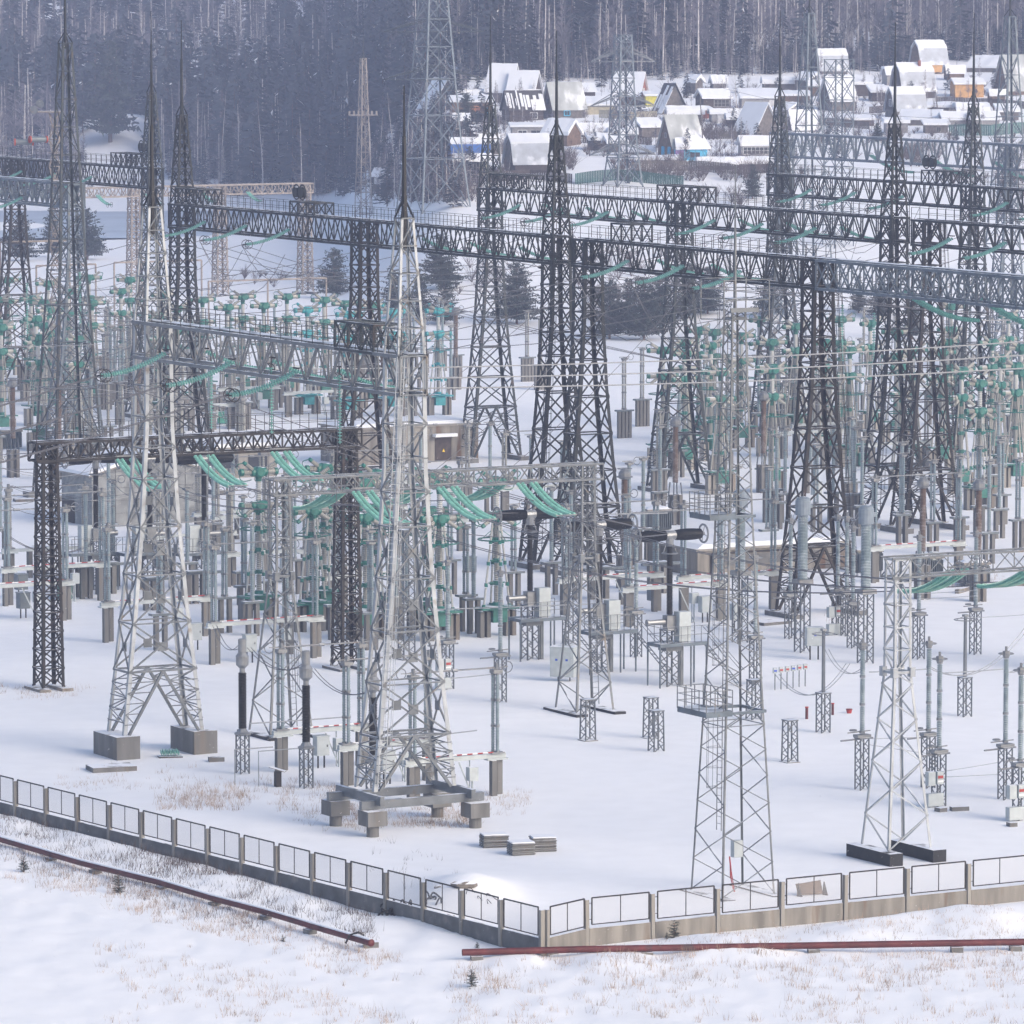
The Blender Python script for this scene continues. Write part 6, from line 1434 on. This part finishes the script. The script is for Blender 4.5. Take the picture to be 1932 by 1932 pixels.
    # buried footing corners and red markers
    for (px, py, sx, sy, rz, lab) in [(210, 1452, 2.6, 1.6, .35, 'half buried concrete slab below the left tall concrete block'), (408, 1436, .9, .5, .2, 'small snow-covered stone right of the tall concrete block'), (1810, 1530, 1.0, .4, .3, 'short concrete plank lying near the labelled boxes at right'), (1775, 1532, .5, .5, .6, 'dark corner of a footing poking out below the labelled boxes'), (1909, 1560, .45, .45, .4, 'footing corner at the right edge of the yard'), (1455, 1178, 2.4, 1.6, .6, 'concrete footing slab at the foot of the rusty dark column'), (700, 1786, .7, .5, .1, 'pointed stone in the snow right of the left pipe end'), (44, 946, 1.6, 1.2, .3, 'stepped footing blocks left of the rusty brown gantry')]:
        p = at(px, py); b = MB(); b.box(p-V(0, 0, .25), sx, sy, .5, rz); tag(b.build('concrete_slab', 'concrete'), lab, 'slab')
    for (px, py, h, r, lab) in [(1522, 1358, .45, .09, 'left one of two short red posts in the open snow'), (1571, 1351, .45, .08, 'right one of two short red posts in the open snow')]:
        p = at(px, py); t = thing('marker_post', lab, 'post', p, 0, 'short red posts'); part(t, 'post', 'pipe_red', lambda b: b.tube(p-V(0, 0, .3), p+V(0, 0, h+.3), r, r, 8)); part(t, 'top', 'paint_red', lambda b: b.tube(p+V(0, 0, h+.3), p+V(0, 0, h+.36), r*1.3, r*1.3, 8))
    p = at(1602, 1348); t = thing('fire_bucket', 'small red bucket standing in the snow right of the short red posts', 'bucket', p); part(t, 'bucket', 'paint_red', lambda b: b.lathe(p, Z, [(0, .13), (.3, .19), (.34, .2)], 10)); part(t, 'rim', 'pipe_red', lambda b: b.ring(p+V(0, 0, .33), Z, .2, .02, 12, 4))
    # pipe frame by the arresters and a post box
    d0 = at(488, 1484); t = thing('tube_stand', 'bent grey pipe frame standing in front of the black arresters', 'frame', d0); part(t, 'frame', 'tube', lambda b: b.path([d0, d0+V(0, 0, 2.0), d0+U*2.8+V(0, 0, 2.0), d0+U*2.8-V(0, 0, .2)], .04, 5)); part(t, 'rear_frame', 'tube', lambda b: b.path([d0-W*1.2-U*.9, d0-W*1.2-U*.9+V(0, 0, 2), d0-W*1.2+U*1.5+V(0, 0, 2.0)], .04, 5))
    p = at(524, 1484); t = thing('kiosk_box', 'small dark post box with a tilted lid under the pipe frame', 'box', p); part(t, 'body', 'frame_black', lambda b: b.box(p, .32, .32, .85, UA)); part(t, 'lid', 'timber_grey', lambda b: b.prism([p+V(-.5, -.2, 1.1), p+V(.4, -.3, .85), p+V(.5, .2, .85), p+V(-.4, .3, 1.1)], [p+V(-.5, -.2, 1.13), p+V(.4, -.3, .88), p+V(.5, .2, .88), p+V(-.4, .3, 1.13)]))
    # floodlight pole and orange cable drums at upper left
    p = V(-43.5, 530, 0); t = thing('floodlight_pole', 'thin beige lattice pole with two floodlights at upper left beside the lattice mast', 'floodlight', p); zt = zat(p.x, p.y, 212)
    part(t, 'pole', 'steel_beige', lambda b: panels(b, (p.x, p.y), frange(0, zt, 1.3), lambda z: (.8, .8), .07, 'z', True)); part(t, 'platform', 'steel_beige', lambda b: b.box(p+V(-.6, 0, zt), 3, 1.2, .12))
    for k in (-1.8, -1.2): part(t, 'lamp', 'cast_grey', lambda b: b.lathe(p+V(k, -.3, zt+.9-.6*(k < -1.5)), V(-.3, -1, -.2), [(0, .12), (.3, .42), (.36, .42)], 10))
    for k, (px, py, ax) in enumerate([(45, 268, V(1, .2, 0)), (72, 263, U)]):
        c = atd(px, py, 585); t = thing('cable_drum', ['small', 'middle', 'large'][k]+' orange-ended drum lying on the dark railed gantry at upper left', 'drum', c, 0, 'orange-ended drums'); part(t, 'drum', 'cabinet_dark', lambda b: b.tube(c-ax*.9, c+ax*.9, .3, .3, 12))
        for s in (-1, 1): part(t, 'end', 'paint_orange', lambda b: b.tube(c+ax*(s*.85), c+ax*(s*1.0), .38, .38, 12))
    # crow
    c = atd(1022, 505, 400); t = thing('crow', 'small black crow gliding in front of the double dark column', 'bird', c)
    def bird(b):
        b.lathe(c+V(-.3, 0, 0), X1, [(0, .01), (.1, .06), (.3, .09), (.45, .05), (.55, .03), (.6, .005)], 8)
        for s in (-1, 1): q = [c+V(-.1, 0, .03), c+V(.18, 0, .03), c+V(.05, s*.45, .12), c+V(-.12, s*.4, .12)]; b.prism(q, [x+V(0, 0, .02) for x in q]); b.prism([c+V(.05, s*.45, .12), c+V(-.12, s*.4, .12), c+V(-.3, s*.85, .02)], [c+V(.05, s*.45, .14), c+V(-.12, s*.4, .14), c+V(-.3, s*.85, .04)])
    part(t, 'body', 'feather', bird)
def tuft(b, p, h, n, rnd, sp=.16, w=.008, lean=.3):
    for _ in range(n):
        o = p+V(rnd.gauss(0, sp), rnd.gauss(0, sp), -.05); d = V(rnd.gauss(0, lean)*h, rnd.gauss(0, lean)*h, h*rnd.uniform(.5, 1.1)); s = V(rnd.choice((-1, 1))*w, w*.4, 0); b.face([o-s, o+s, o+d])
def make_grass():
    rnd = random.Random(21); g = MB(); w = MB()
    def scatter(b, x0, x1, y0, y1, n, h, k, dens=None, **kw):
        c = 0; t = 0
        while c < n and t < n*30:
            t += 1; px, py = rnd.uniform(x0, x1), rnd.uniform(y0, y1)
            if dens and rnd.random() > dens(px, py): continue
            p = at(px, py)
            q = noise.noise((p.x*.25, p.y*.12, 7))
            if rnd.random() > .5+.9*q: continue
            p.z = ground(p.x, p.y); tuft(b, p, h*rnd.uniform(.5, 1.3), k, rnd, **kw); c += 1
    fl = lambda px: 1540+px*.262                       # line of the left fence foot
    pl = lambda px: 1580+px*.283                       # line of the left pipe
    # between fence and pipe, below the pipe, right-hand strip, lower right field, inside the yard
    scatter(w, -10, 700, 1545, 1800, 420, .55, 6, lambda x, y: 1 if fl(x)+8 < y < pl(x)+3 else 0, sp=.25, w=.010)
    scatter(w, -10, 500, 1600, 1760, 260, .45, 5, lambda x, y: 1 if pl(x)+8 < y < pl(x)+45 else 0, sp=.2, w=.010)
    scatter(g, -10, 760, 1600, 1860, 520, .45, 7, lambda x, y: 1 if pl(x)+8 < y < pl(x)+75 else 0)
    scatter(g, 180, 800, 1780, 1932, 200, .45, 7, lambda x, y: 1 if abs(y-(1740+x*.3)) < 50 else .12)
    scatter(g, 1000, 1940, 1700, 1790, 260, .35, 6, lambda x, y: 1 if y > 1845-x*.075 and y > 1720 else 0)
    scatter(g, 850, 1940, 1795, 1935, 560, .5, 8, lambda x, y: .9 if y < 1870 else .5)
    scatter(g, 640, 900, 1515, 1560, 260, .5, 7); scatter(g, 300, 560, 1470, 1530, 230, .55, 7); scatter(g, 100, 420, 1440, 1500, 60, .4, 5)
    scatter(g, -10, 180, 1295, 1320, 60, .4, 6); scatter(g, 560, 700, 1500, 1570, 60, .45, 6); scatter(g, 580, 640, 1480, 1500, 20, .5, 6); scatter(w, 700, 860, 1540, 1700, 18, .5, 4)
    scatter(g, 900, 1000, 1490, 1540, 60, .4, 5); scatter(g, 1780, 1932, 1080, 1110, 60, .5, 6); scatter(g, 1560, 1600, 1150, 1180, 20, .5, 5)
    tag(g.build('dry_grass', 'dry_grass'), 'thin tufts of tan dry grass poking through the snow', 'grass', kind='stuff'); tag(w.build('dead_weeds', 'dry_weed'), 'dark dead weed stalks along the left fence and pipe', 'weeds', kind='stuff')
    sap = [Placer(lambda s=s: tree_thing('spruce_sapling', *conifer(1.1, .42, 6, .09, 40+s, .08, .025), 'needles', 'bark_pine', '', 'sapling')) for s in range(2)]
    for i, (px, py, hp, lab) in enumerate([(889, 1866, 32, 'lone spruce sapling in the open snow below the left end of the right pipe'), (223, 1685, 32, 'spruce sapling just below the left red pipe'), (45, 1645, 30, 'small spruce sapling at the left beneath the left pipe'), (1272, 1776, 30, 'yellowish spruce sapling at the foot of the right fence'), (1258, 1778, 14, 'tiny spruce sapling beside the yellowish one at the right fence'), (534, 1777, 12, 'tiny sapling tip in the snow below the pipe end'), (900, 1790, 10, 'tiny sapling tip next to the start of the right pipe')]):
        p = at(px, py); p.z = ground(p.x, p.y)-.03; sap[i % 2].put(p, i, lab, 'spruce saplings', max(.3, (zat(p.x, p.y, py-hp))/1.1))
STR = []
def put_string(P, c, s, z, dirv, off, label, group, sd=W, L=4.7, sag=1.35):
    p = V(c[0]+sd.x*s, c[1]+sd.y*s, z)+dirv*off; rz = math.atan2(dirv.y, dirv.x); P.put(p, rz, label, group)
    return p+dirv*L-V(0, 0, sag+.03)
def make_wires():
    UU, WW = U, W; GS = 'green glass insulator strings'; ends = {}
    names = {'B': 'longest black gantry', 'C': 'second black gantry', 'D': 'third black gantry', 'F': 'dark railed gantry', 'A': 'pale front gantry', 'E': 'farthest blue-grey girder', 'P': 'rusty brown gantry', 'Q': 'central light grey gantry', 'R': 'right-edge light grey gantry', 'K': 'blue-grey right end of the longest gantry', 'S': 'faded beige gantry', 'G': 'blue-grey girder at the left edge'}
    def row(key, P, c, ss, z, d, off, sd=W, L=4.7, sag=1.35, side=''):
        out = []
        for i, s in enumerate(ss):
            e = put_string(P, c, s, z, d, off, f'green insulator string on the {names[key]}{side}, {ordw(i)} from the left', GS, sd, L, sag); out.append(e)
        ends[key+side] = out
    row('B', S_BUS, B0, [7, 15, 23, 79, 87, 95], 24.3, -U, .9)
    row('C', S_BUS, C0, [7.8, 15.8, 24, 42.3, 50.2, 58.7, 79.2, 86.9], 24.3, -U, .9)
    row('D', S_BUS, D0, [7.9, 15.9, 24.5, 42, 50], 24.3, -U, .9)
    row('C', S_BUS, C0, [7.8, 15.8, 24, 42.3, 50.2, 58.7], 24.3, U, .9, side=' facing away')
    row('B', S_BUS, B0, [42, 50, 58, 79, 87], 24.3, U, .9, side=' facing away')
    row('F', S_BUS, F0, [-29.8, -21, -12], 24.3, -U, .9)
    row('G', S_BUS, G0, [-18, -9], 24.0, -U, .9)
    row('A', S_BUS, A0, [4.4, 13, 21], 24.0, -U, 1.0)
    row('A', S_BUS, A0, [4.4, 13, 21], 24.0, U, 1.0, side=' facing away')
    row('E', S_LONG, E0, [17.5, 30.8, 44], 23.6, U, 1, L=6.6, sag=2.4)
    row('K', S_LONG, B0, [113, 122.6, 131], 23.7, U, .9, L=6.6, sag=2.4)
    row('P', S_BIG, (-29.55, 352.2), [5, 10.5, 16], 14.8, W, .8, U, 5.6, 1.75)
    row('Q', S_BIG, (-13.88, 331.3), [5, 10.8, 16.3], 14.7, W, .7, U, 5.6, 1.75)
    row('Q', S_BIG, (-13.88, 331.3), [4.5, 10.2, 15.6], 14.7, -W, .7, U, 5.6, 1.75, side=' facing away')
    row('R', S_BIG, (19.83, 284.2), [4.4, 9.5, 15], 14.9, -W, .7, U, 5.6, 1.75)
    row('S', S_BUS, (-52.3, 770), [-6, 1.5, 10, 17], 14.6, W, .8, U)
    for i, (px, y0) in enumerate([(397, 672), (511, 676), (640, 690)]):
        d = 322-i*11; x = (px-966)/F*d; p = V(x, d, zat(x, d, y0)); S_VERT.put(p, 0, f'thin insulator string hanging under the pale front girder, {ordw(i)} from the left', 'hanging insulator strings')
        b = p-V(0, 0, 4.6); wire('drop_wire', f'vertical wire above and below the hanging string, {ordw(i)} from the left', [(p+V(0, 0, 1.6), b-V(.3, 0, 7), .02)], .018, group='vertical drop wires')
    for i, (px, y0, d) in enumerate([(50, 520, 520), (150, 500, 520), (1590, 560, 470), (1650, 575, 460)]):
        x = (px-966)/F*d; p = V(x, d, zat(x, d, y0)); S_VERT.put(p, 0, ['thin vertical insulator string near the left edge above the breakers', 'thin vertical insulator string above the breakers by the lattice lightning mast', 'thin vertical insulator string left of the black column pair', 'thin vertical insulator string touching the black column pair'][i], 'hanging insulator strings', 1.3)
    # spans
    def fan(key, d, L, z1, sag, lab, r=.028, par=0, m='cable', n=99):
        for i, e in enumerate(ends[key][:n]): q = e+d*L; q.z = z1; wire('conductor', f'{lab}, {ordw(i)} from the left', [(e, q, sag)], r, m, parallel=par)
    fan('A', -U, 48, 15, 1.2, 'conductor running left and down from the pale front gantry', .026, .3)
    fan('A facing away', U, 95, 24.6, 1.2, 'long conductor running right from the pale front gantry', .024, .35, 'cable_pale')
    fan('B', -U, 60, 17, 2.0, 'conductor leaving the longest black gantry towards the viewer', .027)
    fan('C', -U, 60, 18, 2.5, 'conductor leaving the second black gantry towards the viewer', .027)
    fan('D', -U, 60, 18, 2.5, 'conductor leaving the third black gantry towards the viewer', .027)
    fan('B facing away', U, 45, 20, 2.0, 'conductor leaving the back of the longest black gantry', .027)
    fan('F', -U, 45, 18, 2.0, 'conductor leaving the dark railed gantry', .027)
    fan('K', U, 60, 24, 1.0, 'pale conductor leaving the blue-grey girder end', .03, .3, 'cable_pale')
    fan('E', U, 60, 24, 1.0, 'conductor leaving the farthest blue-grey girder', .03, 0, 'cable_pale')
    for i in range(3):
        wire('conductor', f'twin conductor from the rusty gantry to the central grey one, {ordw(i)} from the left', [(ends['P'][i], ends['Q facing away'][i], .5)], .022, parallel=.35)
        wire('conductor', f'twin conductor from the central grey to the right-edge gantry, {ordw(i)} from the left', [(ends['Q'][i], ends['R'][i], 1.4)], .024, parallel=.35)
        e = ends['P'][i]; wire('conductor', f'conductor looping from the rusty gantry to a black breaker column, {ordw(i)} from the left', [(e, V((182+i*102-966)/F*409, 409, 9.7), 1.5)], .027)
    # jumpers hanging in deep loops below the black girders
    rnd = random.Random(5)
    for key, n in (('B', 6), ('C', 8), ('D', 5)):
        E = ends[key]
        for i in range(0, n-1):
            wire('jumper', f'deep hanging wire loop under the {names[key]}, {ordw(i)} from the left', [(E[i], E[i]+U*6.3+V(0, 0, .3), 3.2), (E[i], E[i]+W*6+U*5-V(0, 0, 1), 4.0 if i % 3 != 2 else 2)], .026, group='hanging wire loops')
    # droppers to the apparatus
    heads = [o for o in C.objects if o.parent is None and o.name.startswith(('air_blast_breaker', 'live_tank_breaker'))]
    k = 0
    for e in ends['A']+ends['B']+ends['C'][:6]+ends['Q']+ends['P']+ends['D']:
        best = sorted(heads, key=lambda o: (o.location.x-e.x)**2+(o.location.y-e.y)**2)[:1]
        for h in best:
            if (Vector((h.location.x, h.location.y, 10))-e).length < 75:
                wire('dropper', f'thin wire dropping from an insulator string to a breaker head, {ordw(k)} one', [(e, V(h.location.x, h.location.y, 10.8 if 'air' in h.name else 9.8), .6)], .024, group='drop wires to breaker heads'); k += 1
    # jumpers between neighbouring apparatus at head height
    tops = []
    HT = {'air_blast_breaker': 10.7, 'disconnector': 7.3, 'bus_support': 7.2, 'current_transformer': 8.9, 'live_tank_breaker': 9.7, 'pedestal_disconnector': 8.2, 'surge_arrester': 7.6, 'ringed_post': 6.1}
    for o in C.objects:
        if o.parent is None:
            b = o.name.split('.')[0]
            if b in HT: tops.append((o, HT[b]))
    used = set(); k = 0
    for i, (o, h) in enumerate(tops):
        c = sorted([(abs((q.location-o.location).length-9), j) for j, (q, _) in enumerate(tops) if j != i and abs(math.atan2(q.location.y-o.location.y, q.location.x-o.location.x)-UA) % PI < .9])[:2]
        for dd, j in c:
            if dd < 7 and (j, i) not in used and (i, j) not in used:
                used.add((i, j)); q, h2 = tops[j]
                near = o.location.y < 440
                b = MB(); p0 = o.location+V(0, 0, h); p1 = q.location+V(0, 0, h2)
                JM.append((p0, p1, .9 if k % 3 else .25, .02 if near else .024)); k += 1
    JM.sort(key=lambda j: j[0].x/j[0].y)
    for n, (p0, p1, sag, r) in enumerate(JM[:69]):
        wire('jumper', f'short sagging wire between two apparatus heads, {ordw(n)} from the left', [(p0, p1, sag)], r, 'cable_pale' if n % 3 == 0 else 'cable', group='short wires between apparatus')
    # aluminium tube busbars
    for i, (px0, y0, px1, y1, lab) in enumerate([(0, 1180, 200, 1168, 'left edge'), (470, 1365, 660, 1352, 'black arresters'), (850, 1280, 945, 1270, 'front gantry leg'), (745, 1395, 900, 1378, 'front gantry feet'), (1540, 1240, 1630, 1232, 'grey current transformers'), (1640, 1268, 1752, 1262, 'right-edge gantry column'), (1776, 1270, 1896, 1262, 'labelled boxes'), (820, 1150, 1150, 1138, 'T-shaped breakers'), (1140, 970, 1260, 968, 'heads of the T-shaped breakers'), (0, 655+0, 190, 650, 'thin wires by the rusty gantry'), (1626, 1394, 1751, 1390, 'labelled boxes, lower left pair'), (1640, 1405, 1775, 1425, 'labelled boxes, second of the lower left pair'), (1776, 1456, 1896, 1436, 'right edge, upper one'), (1780, 1466, 1924, 1458, 'right edge, lower one'), (1820, 1166, 1932, 1160, 'ringed post'), (1733, 1120, 1840, 1114, 'girder of the right-edge gantry'), (1735, 1130, 1842, 1124, 'girder of the right-edge gantry, lower one')]):
        d = {0: 400, 1: 312, 2: 340, 3: 306, 4: 372, 5: 320, 6: 318, 7: 362, 8: 362, 9: 420, 10: 316, 11: 314, 12: 312, 13: 311, 14: 338, 15: 365, 16: 365}[i]
        a = atd(px0, y0, d); b = atd(px1, y1, d+4); wire('tube_busbar', f'straight pale busbar tube near the {lab}', [(a, b, .02)], .035 if i < 9 else .02, 'tube', 'busbar', 'straight busbar tubes')
    for i, (p, q, sg) in enumerate([((1466, 1272, 345), (1600, 1252, 330), 1.6), ((1628, 1262, 316), (1560, 1225, 360), .8), ((1752, 1258, 318), (1940, 1180, 330), 1.5), ((1898, 1268, 313), (1960, 1215, 325), .5), ((1514, 930, 371), (1400, 1062, 380), 2.5), ((1632, 948, 366), (1512, 975, 371), 2.0), ((458, 1212, 316), (405, 1180, 345), .9), ((578, 1250, 311), (470, 1222, 316), .8), ((704, 1300, 306), (590, 1262, 311), .8), ((0, 858, 420), (300, 780, 460), .8), ((0, 884, 420), (250, 845, 440), .6), ((0, 1000, 400), (200, 1010, 410), 1.5)]):
        wire('jumper', f'loosely curved wire at apparatus head height, {ordw(i)} of a set', [(atd(*p), atd(*q), sg)], .026, 'cable_pale' if i < 6 else 'cable', parallel=.25, group='loose curved wires')
    # wires of the line towers by the village
    for i, (a, b) in enumerate([((700, 20, 940), (1120, 118, 820)), ((1234, 126, 812), (1990, 215, 700)), ((1115, 205, 812), (690, 150, 900)), ((1240, 300, 812), (1990, 330, 700)), ((1480, 460, 600), (950, 540, 760)), ((0, 650, 480), (420, 588, 560))]):
        wire('line_wire', f'very thin distant wire beside the village pylons, {ordw(i)} of the set', [(atd(*a), atd(*b), 3)], .022, 'cable', 'cable', 'thin distant wires')
JM = []
setup(); make_ground(); make_haze(); make_trees(); forest_mesh(); scrub()
make_gantries(); make_masts(); make_village()
make_equipment(); make_buildings(); make_fore(); make_grass(); make_wires(); make_snowfall()
